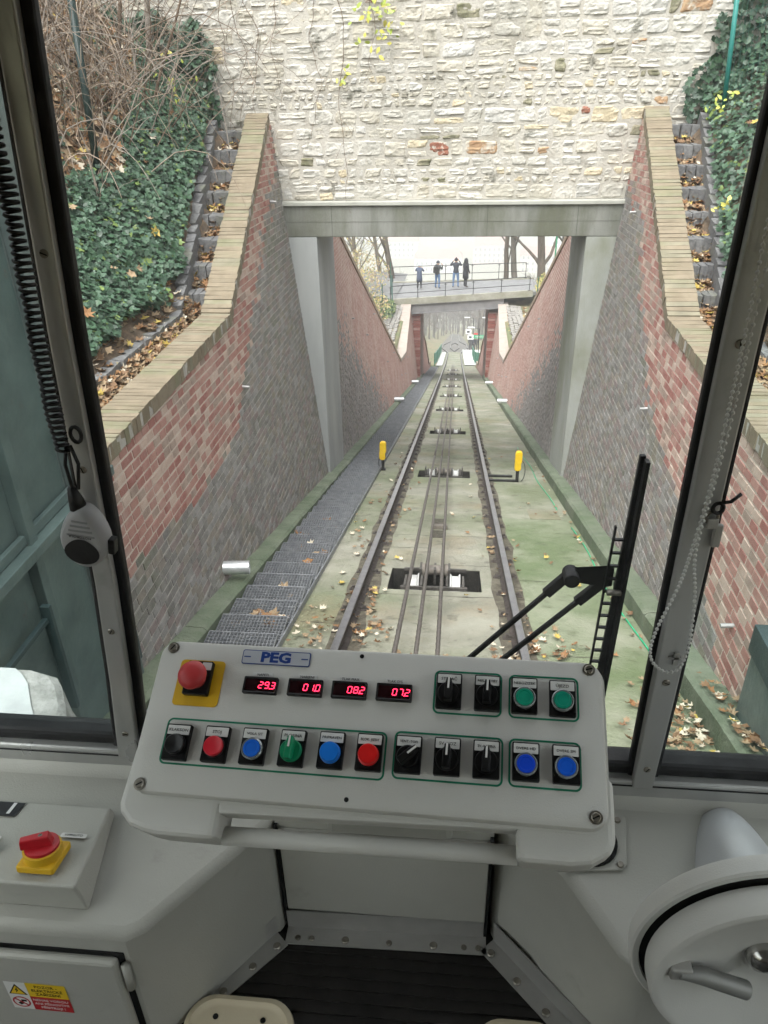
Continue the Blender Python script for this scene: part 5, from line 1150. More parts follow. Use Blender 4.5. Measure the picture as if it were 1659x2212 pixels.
kick((-.318, .700, zf), (-.175, .862, zf), Vector((.72, -.66, 0)).normalized(), 's')
kick((.246, .880, zf), (.405, .713, zf), Vector((-.724, -.69, 0)).normalized(), 's')
# sill and posts
sl = cb('sill', (-1.15, .972, 1.378), (1.15, 1.032, 1.424), m_alu, .005)
cb('sill_groove', (-1.15, .9705, 1.412), (1.15, .973, 1.4145), m_rub, 0, sl)
cb('sill_gasket', (-1.15, .985, 1.4245), (1.15, 1.03, 1.452), m_rub, .008)
def post(x0b, x1b, x0t, x1t, rl, rr, nm):
    def slab4(name, ea, eb, y0, y1, mt, bv=.003):
        k = lambda x: .14 + (x - .14) * y0
        m = MB(); m.loft([[Vector((k(interp(z, LV, x0b) + ea), y0, z)), Vector((k(interp(z, LV, x1b) + eb), y0, z)), Vector((k(interp(z, LV, x1b) + eb), y1, z)), Vector((k(interp(z, LV, x0b) + ea), y1, z))] for z in LV]); return m.build(name, mt, cab, bevel=bv)
    o = slab4('window_post', 0, 0, .968, .984, m_alu)
    slab4('post_gasket', -rl, rr, .9845, 1.004, m_rub, .005)
    return o
LV = (1.41, 1.60, 1.81, 2.23, 2.72)
pl = post((-.494, -.472, -.453, -.430, -.395), (-.453, -.435, -.419, -.400, -.366), 0, 0, .006, .022, 'l'); prt = post((.487, .486, .485, .486, .494), (.524, .527, .529, .531, .538), 0, 0, .012, .006, 'r')
for z in (1.475, 1.715, 2.02, 2.33): disc('screw', (interp(z, LV, (-.454, -.434, -.418, -.397, -.363)), .968, z), (0, -1, 0), .006, .0022, m_screw, pl, 12)
for z in (1.46, 1.66, 2.22): disc('screw', (.495, .968, z), (0, -1, 0), .0065, .0022, m_screw, prt, 12)
gl = glass('windscreen_glass', (.98, .99, .985), .045, .045)
cb('window_pane', (-1.1, 1.008, 1.44), (-.47, 1.013, 2.70), glass('left_glass', (.88, .935, .925), .08, .05)); cb('window_pane', (-.44, 1.008, 1.44), (.475, 1.013, 2.70), gl); cb('window_pane', (.53, 1.008, 1.44), (1.1, 1.013, 2.70), glass('right_glass', (.93, .97, .96), .06, .04))
# flange plate with dark opening behind the panel
m = MB(); pl8 = [(.33, .815), (.438, .826), (.447, .836), (.462, .93), (.452, .938), (.36, .932)]; m.prism(pl8, ZC + .002, ZC + .006); fp = m.build('flange_plate', m_cab, cab, bevel=.001)
m = MB(); m.lathe([(.001, 0), (.05, 0), (.05, .004)], Matrix.Translation((.388, .876, ZC + .0066)), 28); m.build('opening', m_hole, fp)
for c in ((.446, .922), (.436, .834), (.345, .828)): disc('screw', (*c, ZC + .006), (0, 0, 1), .006, .004, m_screw, fp, 10, False)

# latch and small fittings on the right post
t = thing('window_latch', 'small dark hook latch on the right window post', 'latch')
m = MB(); m.tube([(.535, .955, 2.015), (.522, .95, 2.005), (.512, .955, 2.0)], .0025, 6); m.tube([(.510 + .007 * math.cos(a), .958, 1.99 + .008 * math.sin(a)) for a in np.linspace(0, 6.28, 14)], .003, 6, 0, False); m.build('hook', m_rub, t, smooth=True)
m = MB(); m.tube([(.506 + .008 * math.cos(a), .962, 1.972 + .01 * math.sin(a)) for a in np.linspace(0, 6.28, 14)], .0025, 6, 0, False); m.build('ring', m_screw, t, smooth=True)
m = MB(); m.box((.512, .958, 1.925), (.524, .966, 1.962)); m.box((.500, .958, 1.955), (.516, .965, 1.972)); m.build('catch_plate', m_strip, t, bevel=.002)
m = MB(); m.box((.489, .964, 1.712), (.508, .9675, 1.716)); m.box((.497, .964, 1.70), (.505, .9675, 1.724)); m.build('tape_scrap', m_strip, t)

# ---- bead chain of the blind
t = thing('bead_chain', 'white bead chain loop hanging on the right window post', 'chain')
pth = [(.489, 2.62), (.489, 2.36), (.491, 2.25), (.491, 2.10), (.490, 2.034), (.484, 1.938), (.476, 1.866), (.458, 1.789), (.453, 1.744), (.462, 1.716), (.483, 1.700), (.502, 1.709), (.509, 1.756), (.502, 1.842), (.489, 1.922), (.493, 2.02), (.497, 2.12), (.498, 2.25), (.497, 2.62)]
P = []
for i in range(len(pth) - 1):     # catmull-rom
    p0, p1, p2, p3 = (Vector((*pth[max(0, min(len(pth) - 1, k))], 0)) for k in (i - 1, i, i + 1, i + 2))
    for k in range(20): f = k / 20; P.append(.5 * ((2 * p1) + (p2 - p0) * f + (2 * p0 - 5 * p1 + 4 * p2 - p3) * f * f + (3 * p1 - p0 - 3 * p2 + p3) * f ** 3))
bead = MB(); bead.lathe([(.0004, -.0028), (.002, -.002), (.0029, 0), (.002, .002), (.0004, .0028)], Matrix(), 8); bm_ = bead.mesh('bead', mat('bead_white', [(.62, .62, .60)], 1, .35), True)
acc = 0; last = P[0]; nb = 0
for q in P[1:]:
    acc += (q - last).length
    if acc >= .0068:
        acc = 0; nb += 1
        if q.y < 2.56 and nb < 900: o = link('bead', bm_, t); o.location = (q.x, .948, q.y)
    last = q
m = MB(); m.tube([(q.x, .948, q.y) for q in P[::4]], .0008, 4, 0, False); m.build('cord', MATS['bead_white'], t)

# ---- hand microphone on a coiled cord
t = thing('hand_microphone', 'grey hand radio microphone hanging on the left window post', 'microphone')
mc_ = Vector((-.414, .945, 1.918)); tl = Matrix.Rotation(R_(8), 4, 'Y')
out = []
for a in np.linspace(0, 2 * math.pi, 29)[:-1]:
    y = math.sin(a); w = .037 * (1 - .22 * max(0, y) ** 1.3); out.append((w * math.cos(a), .051 * y if y < 0 else .056 * y))
M = Matrix.Translation(mc_) @ tl @ frame((0, 0, 0), (1, 0, 0), (0, 0, 1), (0, -1, 0))
m = MB(); m.loft([[M @ Vector((x * k, y * k, z)) for x, y in out] for k, z in ((.86, -.016), (1, -.010), (1, .004), (.95, .012), (.80, .018))]); m.build('shell', mat('mic_grey', [(.33, .33, .34), (.38, .38, .39)], 20, .55, .2, 300), t, auto=45)
m = MB(); m.prism([(x * .74, y * .42 - .018) for x, y in out], .0183, .0192, M); m.build('speaker_window', m_rub, t, bevel=.0006)
for k in range(4): m = MB(); w = .012 + .003 * k; m.box((-w, .034 - .008 * k, .0175), (w, .037 - .008 * k, .0188), 0, M); m.build('grille_bar', mat('mic_dark', [(.22, .22, .23)], 1, .6), t)
m = MB(); m.box((.036, -.022, -.008), (.046, .004, .008), 0, M); m.build('talk_button', m_rub, t, bevel=.002)
text_mesh('MOTOROLA', .0062, M @ Matrix.Translation((-.001, .0095, .0187)) @ Matrix.Rotation(math.pi, 4, 'Z'), 'lettering', m_rub, t, .0002)
m = MB(); m.lathe([(.013, 0), (.010, .018), (.006, .034), (.004, .036)], Matrix.Translation((-.415, .945, 1.968)) @ Matrix.Rotation(R_(-6), 4, 'Y'), 14); m.build('cord_boot', m_rub, t, smooth=True)
t = thing('coiled_cord', 'black coiled microphone cord hanging down the left window post', 'cord')
m = MB(); pts = []; top = Vector((-.412, .945, 2.62)); end = Vector((-.411, .945, 2.062))
for i in range(0, 62 * 12 + 1):
    f = i / (62 * 12); c = top.lerp(end, f) + Vector((.006 * math.sin(f * 5), 0, 0)); a = f * 62 * 2 * math.pi; rr_ = .0095 * (1 + .12 * math.sin(f * 37)); pts.append(c + Vector((rr_ * math.cos(a), rr_ * math.sin(a) * .9, 0)))
m.tube(pts, .0027, 5, 0, False); m.build('coil', m_rub, t, smooth=True)
m = MB(); m.tube([(-.411, .945, 2.07), (-.418, .943, 2.04), (-.417, .945, 2.0), (-.415, .945, 1.99)], .0028, 6); m.tube([(-.405, .945, 2.07), (-.400, .947, 2.04), (-.408, .945, 2.0)], .0028, 6); m.tube([(-.395 + .008 * math.cos(a), .95, 2.085 + .012 * math.sin(a)) for a in np.linspace(0, 6.28, 14)], .003, 6, 0, False); m.build('straight_lead', m_rub, t, smooth=True)

# ---- wiper outside the windscreen
t = thing('windscreen_wiper', 'black pantograph windscreen wiper standing upright right of the panel', 'wiper')
yw = 1.055; m = MB(); m.hexa([(.402, yw - .005, 1.50), (.416, yw - .005, 1.50), (.416, yw + .005, 1.50), (.402, yw + .005, 1.50), (.418, yw - .005, 2.024), (.427, yw - .005, 2.024), (.427, yw + .005, 2.024), (.418, yw + .005, 2.024)]); m.build('blade_spine', m_rub, t, bevel=.002)
m = MB(); m.hexa([(.414, yw - .02, 1.50), (.420, yw - .02, 1.50), (.420, yw - .004, 1.50), (.414, yw - .004, 1.50), (.424, yw - .02, 2.02), (.430, yw - .02, 2.02), (.430, yw - .004, 2.02), (.424, yw - .004, 2.02)]); m.build('rubber_edge', m_rub, t)
m = MB(); m.bar((.390, yw, 1.565), (.399, yw, 1.90), .003, .006, 0, (0, 1, 0))
for i in range(13): z = 1.575 + i * .025; x = .391 + (z - 1.57) * .024; m.bar((x - .002, yw, z), (.415, yw, z), .003, .006, 0, (0, 1, 0))
m.build('blade_frame', m_rub, t)
def armp(a, b, w1, nm):
    a = Vector(a); b = Vector(b); m = MB(); m.bar(a, b, w1, .008, 0, (0, 1, 0)); k = a.lerp(b, .14); m.bar(a, k, w1 * 2.0, .012, 0, (0, 1, 0)); m.build(nm, m_rub, t, bevel=.002)
armp((.340, yw + .012, 1.800), (.080, yw + .012, 1.488), .0085, 'wiper_arm'); armp((.392, yw + .012, 1.782), (.140, yw + .012, 1.496), .0085, 'wiper_arm')
m = MB(); m.tube([(.340, yw - .014, 1.800), (.340, yw + .02, 1.800)], .013, 16); m.build('pivot', m_rub, t, bevel=.002)
m = MB(); m.add([(.345, yw + .004, 1.812), (.408, yw + .004, 1.818), (.408, yw + .004, 1.782), (.396, yw + .004, 1.780), (.345, yw + .004, 1.788)], [(0, 1, 2, 3, 4)]); m.add([(.345, yw + .012, 1.812), (.408, yw + .012, 1.818), (.408, yw + .012, 1.782), (.396, yw + .012, 1.780), (.345, yw + .012, 1.788)], [(4, 3, 2, 1, 0)]); m.build('linkage_plate', m_rub, t)
m = MB(); m.tube([(.396, yw - .02, 1.786), (.418, yw - .02, 1.786)], .005, 10); m.build('pin', m_screw, t, smooth=True)

# ---- switch box on the left console
t = thing('switch_box', 'grey sloping switch box on the left console', 'switch box')
xa, xb, xc = -1.12, -.446, -.428
m = MB(); m.hexa([(xa, .690, ZC + .001), (-.414, .690, ZC + .001), (xb, .872, ZC + .001), (xa, .872, ZC + .001), (xa, .692, 1.437), (xc, .692, 1.430), (xb - .0, .866, 1.400), (xa, .866, 1.405)]); m.build('housing', m_cab, t, bevel=.005, seg=3)
def topz(x, y): return 1.4335 + (1.4025 - 1.4335) * (y - .692) / .174
ey = Vector((0, .174, -.031)).normalized(); ez = Vector((0, .031, .174)).normalized(); ex = Vector((1, 0, 0))
def TM(x, y): return frame((x, y, topz(x, y) + .0012), ex, ey, ez)
m = MB(); m.prism([(-.05, -.017), (.022, -.017), (.024, .017), (-.05, .017)], 0, .0006, TM(-.625, .842)); tp_ = m.build('number_plate', mat('plate_black', [(.01, .01, .012)], 1, .5), t)
text_mesh('1', .036, TM(-.618, .842) @ Matrix.Translation((0, 0, .0012)), 'lettering', mat('plate_white', [(.7, .7, .7)], 1, .6), tp_, .0003, bold=.0012)
Ms = TM(-.500, .738); sw_y = mat('switch_yellow', [(.62, .36, .015), (.70, .43, .02)], 10, .45, .1, 100); sw_r = mat('switch_red', [(.42, .012, .02), (.50, .02, .03)], 10, .35, .1, 100)
m = MB(); m.prism(rrect(.062, .062, .004), 0, .012, Ms); sy = m.build('switch_plate', sw_y, t, bevel=.002)
m = MB(); m.lathe([(.030, .010), (.030, .026), (.026, .028), (.001, .028)], Ms, 32); m.build('yellow_ring', sw_y, sy, auto=40)
m = MB(); m.lathe([(.027, .026), (.0265, .032), (.022, .033), (.001, .033)], Ms, 32); m.build('red_dial', sw_r, sy, auto=40)
m = MB(); Mr = Ms @ Matrix.Rotation(R_(22), 4, 'Z'); m.hexa([Mr @ Vector(v) for v in ((-.031, -.008, .032), (.018, -.010, .032), (.018, .010, .032), (-.031, .008, .032), (-.031, -.0065, .048), (.012, -.008, .050), (.012, .008, .050), (-.031, .0065, .048))]); m.build('red_grip', sw_r, sy, bevel=.002)
disc('screw', Mr @ Vector((.0, 0, .0493)), ez, .0035, .001, m_screw, sy, 10)
for x, y, tx in ((-.478, .792, 'VYPNUTO'), (-.62, .775, 'PROVOZ')):
    m = MB(); m.prism(rrect(.045, .010, .003), 0, .0005, TM(x, y)); lp = m.build('label_strip', mat('label_white', [(.60, .60, .58), (.66, .66, .64)], 9, .6), t); text_mesh(tx, .007, TM(x, y) @ Matrix.Translation((0, 0, .0009)), 'lettering', m_rub, lp, .0001)
m = MB(); m.lathe([(.016, 0), (.016, .012), (.012, .018), (.001, .018)], TM(-.604, .745), 20); m.build('black_knob', m_rub, t, auto=40)

# ---- warning sticker on the cabinet door
t = thing('warning_sticker', 'yellow and red electrical warning sticker on the left cabinet door', 'sticker')
Mk = frame((-.513, .6372, 1.212), Vector((1, 0, -.01)).normalized(), (0, 0, 1), (0, -1, 0))
st_y = mat('sticker_yellow', [(.66, .44, .02)], 1, .45); st_r = mat('sticker_red', [(.42, .02, .025)], 1, .45); st_w = mat('sticker_white', [(.62, .62, .60)], 1, .45); st_k = mat('sticker_black', [(.015, .012, .01)], 1, .5)
def q(name, x0, x1, y0, y1, z, mt): m = MB(); m.box((x0, y0, z), (x1, y1, z + .0002), 0, Mk); return m.build(name, mt, t)
q('white_field', -.052, -.016, -.039, .039, 0, st_w); yf = q('yellow_field', -.0155, .052, .0003, .039, 0, st_y); rf = q('red_field', -.0155, .052, -.039, -.0003, 0, st_r)
for i, tx in enumerate(('POZOR -', 'ELEKTRICKÉ', 'ZAŘÍZENÍ')): text_mesh(tx, .0098, Mk @ Matrix.Translation((.018, .0300 - .0108 * i, .0005)), 'lettering', st_k, yf, .0001)
for i, tx in enumerate(('NEHAS VODOU', 'ANI PĚNOVÝMI', 'PŘÍSTROJI !')): text_mesh(tx, .0086, Mk @ Matrix.Translation((.018, -.009 - .0108 * i, .0005)), 'lettering', st_w, rf, .0001)
m = MB(); m.prism([(-.050, .004), (-.018, .004), (-.034, .034)], .0003, .0005, Mk); tr_ = m.build('triangle_border', st_k, t); m = MB(); m.prism([(-.0465, .006), (-.0215, .006), (-.034, .0295)], .0006, .0008, Mk); m.build('triangle_field', st_y, tr_)
m = MB(); m.prism([(-.032, .026), (-.037, .0165), (-.034, .0165), (-.0365, .009), (-.030, .0185), (-.033, .0185)], .0009, .0011, Mk); m.build('bolt_mark', st_k, tr_)
m = MB(); Mc = Mk @ Matrix.Translation((-.034, -.018, .0003)); m.add([Mc @ Vector((r * math.cos(a), r * math.sin(a), .0003)) for r in (.0125, .0155) for a in np.linspace(0, 2 * math.pi, 27)[:-1]], [(k, 26 + k, 26 + (k + 1) % 26, (k + 1) % 26) for k in range(26)]); m.box((-.0145, -.0013, .0002), (.0145, .0013, .0005), 0, Mc @ Matrix.Rotation(R_(-42), 4, 'Z')); m.build('prohibition_ring', st_r, t)
m = MB(); m.box((-.008, -.006, 0), (.002, .001, .0002), 0, Mc @ Matrix.Rotation(R_(35), 4, 'Z')); m.box((.0, .001, 0), (.009, .006, .0002), 0, Mc); m.build('hose_mark', st_k, t)

# ---- cream seat frame ends at the footwell
m_seat = mat('seat_cream', [(.50, .43, .30), (.56, .49, .36)], 5, .45, .15, 200)
for s, x0, x1, lab in ((-1, -.30, -.105, 'cream moulded plate with two holes at the left of the footwell'), (1, .205, .36, 'cream moulded plate at the bottom right of the footwell')):
    t = thing('seat_plate', lab, 'seat plate', 'cream moulded plates'); w = x1 - x0; cx = (x0 + x1) / 2; yy = .60
    m = MB(); pr = rrect(w, .26, .05, 8, cx, yy)
    m.loft([[Vector((cx + (x - cx) * k, yy + (y - yy) * k2, z)) for x, y in pr] for k, k2, z in ((1, 1, ZF + .006), (1, 1, ZF + .018), (.985, .985, ZF + .025), (.90, .92, ZF + .028), (.86, .89, ZF + .021), (.80, .85, ZF + .020))]); pp = m.build('shell', m_seat, t, auto=50)
    for hx in (cx - .045, cx + .04): m = MB(); m.lathe([(.001, 0), (.005, 0), (.005, .0012)], Matrix.Translation((hx, .693 if s < 0 else .66, ZF + .0206)), 12); m.build('screw_hole', m_hole, t)

m_panel = mat('panel_paint', [(.55, .545, .515), (.595, .59, .56)], 6, .5, .5, 560, dirt=(((.46, .455, .43), 4, .55, .78, .4), ((.38, .37, .34), 22, .66, .78, .45)))
# ---- brake wheel on the right console
t = thing('brake_wheel', 'grey drum handbrake wheel with crank on the right console', 'brake wheel')
m_sil = mat('silver_paint', [(.50, .51, .52), (.56, .57, .58)], 4, .38, .15, 300, metal=.25)
fc = Vector((.585, .648, 1.472)); M = frame(fc, (1, 0, 0), (0, 0, 1), (0, -1, 0))
m = MB(); m.lathe([(.10, -.02), (.178, -.02), (.180, -.012), (.180, .004), (.177, .007), (.169, .0065), (.1685, .0), (.10, .0)], M, 64); m.build('flange', m_panel, t, auto=40)  # lighter panel paint puts right-window light into flange and drum colour
m = MB(); m.lathe([(.10, -.004), (.1675, -.003), (.1675, .003), (.10, .003)], M, 64); m.build('gap_ring', m_hole, t)
m = MB(); m.lathe([(.150, .007), (.161, .011), (.163, .018), (.163, .042), (.160, .048), (.155, .050), (.148, .048), (.130, .040), (.080, .024), (.040, .0135), (.001, .0125)], M, 72); m.build('drum', m_panel, t, auto=40)
m = MB(); m.lathe([(.024, .008), (.024, .020), (.02, .030), (.010, .036), (.0005, .037)], M @ Matrix.Translation((-.012, .020, 0)), 24); m.build('hub', mat('hub_chrome', [(.45, .44, .42)], 1, .2, metal=.9), t, smooth=True)
m = MB(); m.tube([M @ Vector((-.128, .016, .048)), M @ Vector((-.100, .013, .047)), M @ Vector((-.036, -.017, .044))], [.0075, .0115, .0125], 16); m.build('crank_handle', mat('handle_grey', [(.20, .20, .19), (.27, .27, .26)], 8, .45, metal=.3), t, auto=50)
m = MB(); m.box((-.140, .004, .034), (-.112, .026, .052), 0, M); m.build('handle_clip', m_strip, t, bevel=.003)
m = MB(); rings = []          # bell housing behind the drum
for f in np.linspace(0, 1, 14):
    y = .970 - .26 * f; r_ = .018 + .080 * math.sqrt(f) ; rings.append([Vector((.632 - .010 * f + r_ * math.cos(a) * .98, y, ZC - .035 + (r_ * 1.42) * math.sin(a))) for a in np.linspace(-.3, math.pi + .3, 26)])
m.loft(rings); m.build('bell_housing', m_sil, t, auto=50)

# ---- control panel
t = thing('control_panel', 'grey tilted control panel with buttons, displays and switches', 'control panel')
PO = Vector((.031, .753, 1.747)); pex = Vector((.998, -.054, .036)).normalized(); pn = Vector((-.058, -.493, .868)); pn = (pn - pex * pn.dot(pex)).normalized(); pey = pn.cross(pex)
PM = frame(PO, pex, pey, pn)
def rr_(w, h, r, z, ox=0, oy=0): return [PM @ Vector((x + ox, y + oy, z)) for x, y in rrect(w, h, r, 7)]
m = MB(); m.loft([rr_(.640, .218, .024, -.017), rr_(.640, .218, .024, -.006), rr_(.636, .214, .022, -.002), rr_(.628, .206, .018, 0)]); m.build('cover', m_panel, t, auto=35)
m = MB(); m.loft([rr_(.60, .175, .03, -.095, 0, .0), rr_(.636, .21, .03, -.058, 0, .0), rr_(.648, .224, .028, -.03), rr_(.648, .224, .028, -.0175)]); m.build('body', m_panel, t, auto=40)
for x0, x1, nm in ((-.326, -.185, 'l'), (.192, .330, 'r')):
    m = MB(); pb8 = [(-.330, -.04), (-.334, -.122), (-.330, -.134), (-.312, -.150), (-.290, -.156), (-.272, -.158), (-.188, -.158), (-.188, -.04)] if nm == 'l' else [(.207, -.04), (.207, -.150), (.275, -.150), (.300, -.146), (.322, -.133), (.330, -.122), (.330, -.04)]
    m.prism(pb8, -.088, -.019, PM); m.build('end_block', m_panel, t, bevel=.010, seg=3); continue
    c8 = [(x0 + .02, -.085, -.115), (x1, -.085, -.115), (x1, .06, -.115), (x0 + .02, .06, -.115), (x0, -.128, -.028), (x1, -.128, -.028), (x1, .09, -.028), (x0, .09, -.028)]
    c8[0] = (x0 + (.03 if nm == 'l' else 0), -.118, -.085); c8[1] = (x1 - (0 if nm == 'l' else .03), -.118, -.085); m.hexa([PM @ Vector(v) for v in c8]); m.build('end_block', m_panel, t, bevel=.010, seg=3)
m = MB(); m.tube([PM @ Vector((-.190, -.147, -.062)), PM @ Vector((.209, -.138, -.062))], .0125, 18); m.build('grab_bar', m_panel, t, smooth=True)
m = MB(); m.prism(rrect(.40, .05, .004), -.06, -.02, PM @ Matrix.Translation((.008, -.094, 0)) @ Matrix.Rotation(.028, 4, 'Z')); m.build('bottom_rail', m_panel, t, bevel=.004)
m = MB(); m.hexa([(-.06, .86, ZC + .001), (.16, .86, ZC + .001), (.16, .95, ZC + .001), (-.06, .95, ZC + .001), (-.04, .78, 1.70), (.14, .78, 1.70), (.14, .84, 1.72), (-.04, .84, 1.72)]); m.build('pedestal', m_cab, t, bevel=.01)
m_bk = mat('bezel_black', [(.004, .004, .0045), (.008, .008, .0085)], 9, .4, .1, 200, spec=.25)
def PF(x, y, z=0): return PM @ Matrix.Translation((x / 1000, y / 1000, z))
for x, y in ((-300.8, 96.7), (-300.5, -103.2 + 4), (301.7, 99.3 - 2), (303.5, -94)):
    m = MB(); m.lathe([(.0085, 0), (.0085, .0012), (.006, .0014)], PF(x, y), 18); w_ = m.build('washer', m_screw, t); disc('screw_head', PF(x, y, .0012).translation, pn, .0062, .0022, m_screw, w_, 16)
for x, y in ((-15.3, 99.2), (-13.5, -97.3)): m = MB(); m.lathe([(.001, 0), (.0032, 0), (.0032, .0004)], PF(x, y), 14); m.build('bore', m_hole, t)
# green painted frames
m_grn = mat('frame_green', [(.005, .16, .085), (.008, .20, .11)], 6, .5)
for x0, x1, y0, y1 in ((-282, 33, -70.5, -6.5), (42.5, 188, -66.5, -3.5), (194.8, 288, -65.2, -3), (91, 184.7, 23.3, 84.8), (193.5, 287.3, 23.8, 84.4)):
    w_, h_ = (x1 - x0) / 1000, (y1 - y0) / 1000; C_ = PF((x0 + x1) / 2, (y0 + y1) / 2, .0004); o_ = rrect(w_, h_, .0085, 5); i_ = rrect(w_ - .0052, h_ - .0052, .006, 5); n = len(o_)
    m = MB(); m.add([C_ @ Vector((x, y, 0)) for x, y in o_ + i_], [(k, (k + 1) % n, n + (k + 1) % n, n + k) for k in range(n)]); m.build('group_frame', m_grn, t)
# emergency stop
m = MB(); m.prism(rrect(.068, .068, .006, 4), .0003, .0012, PF(-249, 45.5)); es = m.build('emergency_stop', sw_y, t)
m = MB(); m.prism(rrect(.038, .050, .002, 2), .0012, .011, PF(-249, 50.5)); m.build('black_base', m_bk, es, bevel=.0015)
m = MB(); m.prism(rrect(.014, .011, .001, 2), .0111, .0117, PF(-238.5, 67.5)); m.build('white_tag', MATS['label_white'], es)
Mu = PF(-249, 47) ; m = MB(); m.lathe([(.013, .010), (.013, .024), (.0185, .026), (.0205, .030), (.0205, .034), (.018, .039), (.012, .0425), (.005, .044), (.0005, .0443)], Mu, 36); m.build('mushroom', mat('stop_red', [(.46, .035, .04), (.52, .05, .05)], 5, .45), es, smooth=True)
# maker's plate
m = MB(); m.prism(rrect(.102, .0215, .003, 4), .0003, .0014, PF(-141, 89)); mp_ = m.build('maker_plate', mat('plate_blue', [(.02, .05, .22)], 1, .4), t); m = MB(); m.prism(rrect(.0995, .019, .0022, 4), .0014, .0018, PF(-141, 89)); m.build('plate_face', mat('plate_silver', [(.58, .60, .66)], 1, .35, metal=.3), mp_)
pb_ = mat('plate_ink', [(.015, .05, .24)], 1, .4); text_mesh('PEG', .0205, PF(-141, 88.7, .0021), 'lettering', pb_, mp_, .0002, xscale=1.28, bold=.0009)
for x in (-184, -98): m = MB(); m.box((-.005, -.0008, .0018), (.005, .0008, .0023), 0, PF(x, 89)); m.build('dash', pb_, mp_)
# seven segment displays
m_led = emit('led_red', (1, .02, .06), 3.0); SEG = {'0': 'abcdef', '1': 'bc', '2': 'abged', '3': 'abgcd', '7': 'abc', '8': 'abcdefg', '9': 'abfgcd'}
SG = {'a': (0, .0045, .0040, .0009), 'd': (0, -.0045, .0040, .0009), 'g': (0, 0, .0036, .0009), 'b': (.0027, .0023, .0009, .0038), 'c': (.0027, -.0023, .0009, .0038), 'f': (-.0027, .0023, .0009, .0038), 'e': (-.0027, -.0023, .0009, .0038)}
for (x, txt, dp, nm) in ((-156, '293', 2, 'NAPETI'), (-90.5, '010', 2, 'NABIJENI'), (-27, '082', 2, 'TLAK MAX.'), (36.5, '072', 2, 'TLAK SYS.')):
    y = 46.3 + (x + 156) * .008; C_ = PF(x, y); m = MB(); m.loft([[C_ @ Vector((a, b, z)) for a, b in rrect(.050, .0245, .0015, 2)] for z in (.0003, .006)] + [[C_ @ Vector((a, b, .0075)) for a, b in rrect(.048, .0225, .0015, 2)]] + [[C_ @ Vector((a, b, .0062)) for a, b in rrect(.0445, .0175, .001, 2)]]); d_ = m.build('display', m_bk, t)
    m = MB(); m.prism(rrect(.0438, .0168, .001, 2), .0058, .0064, C_); m.build('display_window', mat('window_smoke', [(.018, .004, .006)], 1, .15), d_)
    for k, ch in enumerate(txt):
        m = MB(); cx = .0012 + k * .0088; Mi = C_ @ Matrix.Translation((cx, 0, .0066))
        for s_ in SEG[ch]: u, v_, w_, h_ = SG[s_]; sk = .12; m.add([Mi @ Vector((u + a * w_ / 2 + (v_ + b * h_ / 2) * sk, v_ + b * h_ / 2, 0)) for a, b in ((-1, -1), (1, -1), (1, 1), (-1, 1))], [(0, 1, 2, 3)])
        if k == 1: m.add([Mi @ Vector((a * .0007 + .0048, -.0046 + b * .0007, 0)) for a, b in ((-1, -1), (1, -1), (1, 1), (-1, 1))], [(0, 1, 2, 3)])
        m.build('digit', m_led, d_)
    m = MB(); m.prism(rrect(.0285, .0072, .0006, 1), .0003, .0008, PF(x, y + 16.6)); lb = m.build('label', MATS['label_white'], d_); text_mesh(nm, .0052, PF(x, y + 16.6, .0011), 'lettering', m_bk, d_, .0001)
# operating buttons
BTN = [(-259, -41.5, 'KLAKSON', 'dome', (.012, .012, .013)), (-203, -40.5, 'STOJ', 'flat', (.56, .015, .03)), (-149, -39.5, 'VOLA SIT', 'lens', (.005, .12, .60)), (-95, -38.3, 'PLOSINA', 'knob', (.003, .20, .09)), (-41, -37.2, 'PRIPRAVEN', 'flat2', (.008, .16, .62)), (11, -36.3, 'BLOK. JIZDY', 'flat2', (.62, .012, .012)),
       (63.5, -35.2, 'VENT.-TOPI', 'turn', 48), (115, -34.4, 'SV.-VOZ', 'turn', 2), (166.2, -34.3, 'SV.-KABINA', 'turn', 2), (217, -33.6, 'DVERE HD', 'lens', (.004, .06, .62)), (268, -33.5, 'DVERE SM', 'lens', (.004, .10, .62)),
       (112.5, 54, 'STERAČ', 'turn', 2), (164.8, 54.2, 'REFLEKTORY', 'turn', 2), (214.7, 53.8, 'NEBOZIZEK', 'lens', (.003, .26, .16)), (265, 52.8, 'ÚJEZD', 'lens', (.003, .26, .17))]
m_clear = mat('lens_clear', [(.30, .33, .34)], 1, .15, metal=.4)
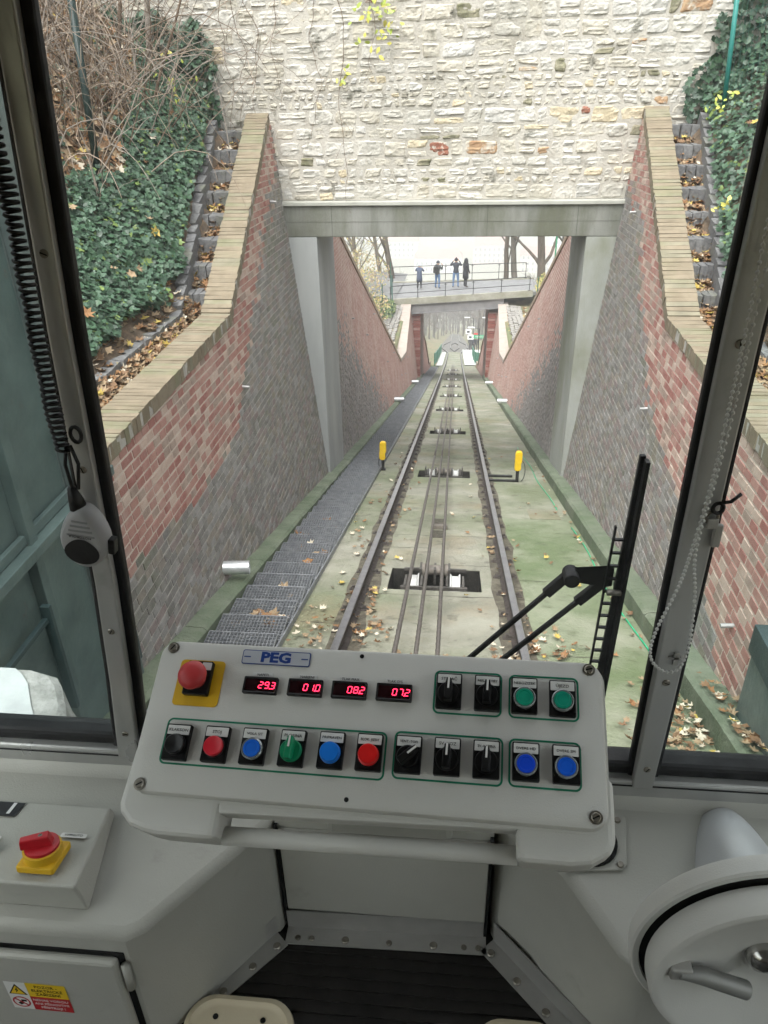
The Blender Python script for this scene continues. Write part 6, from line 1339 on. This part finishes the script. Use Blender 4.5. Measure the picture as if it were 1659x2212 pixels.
for x, y, nm, kd, col in BTN:
    m = MB(); m.prism(rrect(.035, .049, .0015, 2), .0003, .0095, PF(x, y)); b_ = m.build('switch' if kd in ('turn', 'knob') else 'push_button', m_bk, t, bevel=.0012)
    m = MB(); m.prism(rrect(.0315, .0125, .0006, 1), .0096, .0101, PF(x, y + 16.2)); m.build('label', MATS['label_white'], b_); text_mesh(nm, .0058 if len(nm) < 8 else .0050, PF(x, y + 16.0, .0104), 'lettering', m_bk, b_, .0001, xscale=1.08 if len(nm) < 10 else .92)
    C_ = PF(x, y - 4.2)
    if kd == 'turn' or kd == 'knob':
        mk = m_bk if kd == 'turn' else mat('knob_green', [col, tuple(v * 1.2 for v in col)], 9, .4); an = R_(-col) if kd == 'turn' else R_(-2)
        m = MB(); m.lathe([(.0150, .009), (.0150, .014), (.0135, .0158), (.001, .0158)], C_, 30); m.build('knob_base', mk, b_, auto=40)
        G = C_ @ Matrix.Rotation(an, 4, 'Z'); m = MB(); m.loft([[G @ Vector((a * sx, b2, z)) for a, b2 in ((-.0048, -.0135), (.0048, -.0135), (.0052, .006), (.003, .0165), (-.003, .0165), (-.0052, .006))] for sx, z in ((1.15, .015), (1, .027), (.8, .0285))]); m.build('grip', mk, b_, bevel=.0008)
        m = MB(); m.box((-.0013, .0015, .0286), (.0013, .0162, .0291), 0, G); m.build('pointer', mat('pointer_white', [(.72, .72, .70)], 1, .5), b_)
    else:
        cm_ = mat('cap_%s' % nm.lower().replace(' ', '_').replace('.', '').replace('-', '_'), [col, tuple(v * 1.15 for v in col)], 9, .38 if kd != 'flat2' else .3, spec=.5)
        if kd == 'lens':
            m = MB(); m.lathe([(.0148, .009), (.0148, .0135), (.0135, .0148), (.0122, .0142)], C_, 30); m.build('lens_ring', m_clear, b_, auto=40)
            m = MB(); m.lathe([(.0120, .010), (.0118, .0150), (.0112, .0160), (.0085, .0160), (.008, .0152), (.001, .0150)], C_, 30); m.build('cap', cm_, b_, auto=40)
        elif kd == 'flat2':
            m = MB(); m.lathe([(.0142, .009), (.0142, .0115), (.0132, .0120), (.0132, .0185), (.0122, .0200), (.001, .0208)], C_, 32); m.build('cap', cm_, b_, auto=40)
        else:
            m = MB(); m.lathe([(.0148, .009), (.0148, .0120), (.0138, .0128)], C_, 30); m.build('collar', m_bk, b_, auto=40)
            m = MB(); m.lathe([(.0136, .0125), (.0134, .0170), (.0122, .0182), (.0095, .0176), (.005, .0166), (.001, .0164)], C_, 32); m.build('cap', cm_, b_, auto=40)

# ---- haze in the valley air
m = MB(); m.box((-2600, -70, -140), (2600, 3100, 40)); hz = m.build('haze', None or bpy.data.materials.new('valley_haze')); hm = hz.data.materials[0]; hm.use_nodes = True; nt = hm.node_tree; nt.nodes.clear()
ho = nt.nodes.new('ShaderNodeOutputMaterial'); pv = nt.nodes.new('ShaderNodeVolumePrincipled'); pv.inputs['Color'].default_value = (.93, .95, .98, 1); pv.inputs['Density'].default_value = HAZE; pv.inputs['Anisotropy'].default_value = 0; nt.links.new(pv.outputs[0], ho.inputs['Volume'])
tag(hz, kind='stuff'); hz['label'] = 'pale haze over the valley beyond the footbridge'
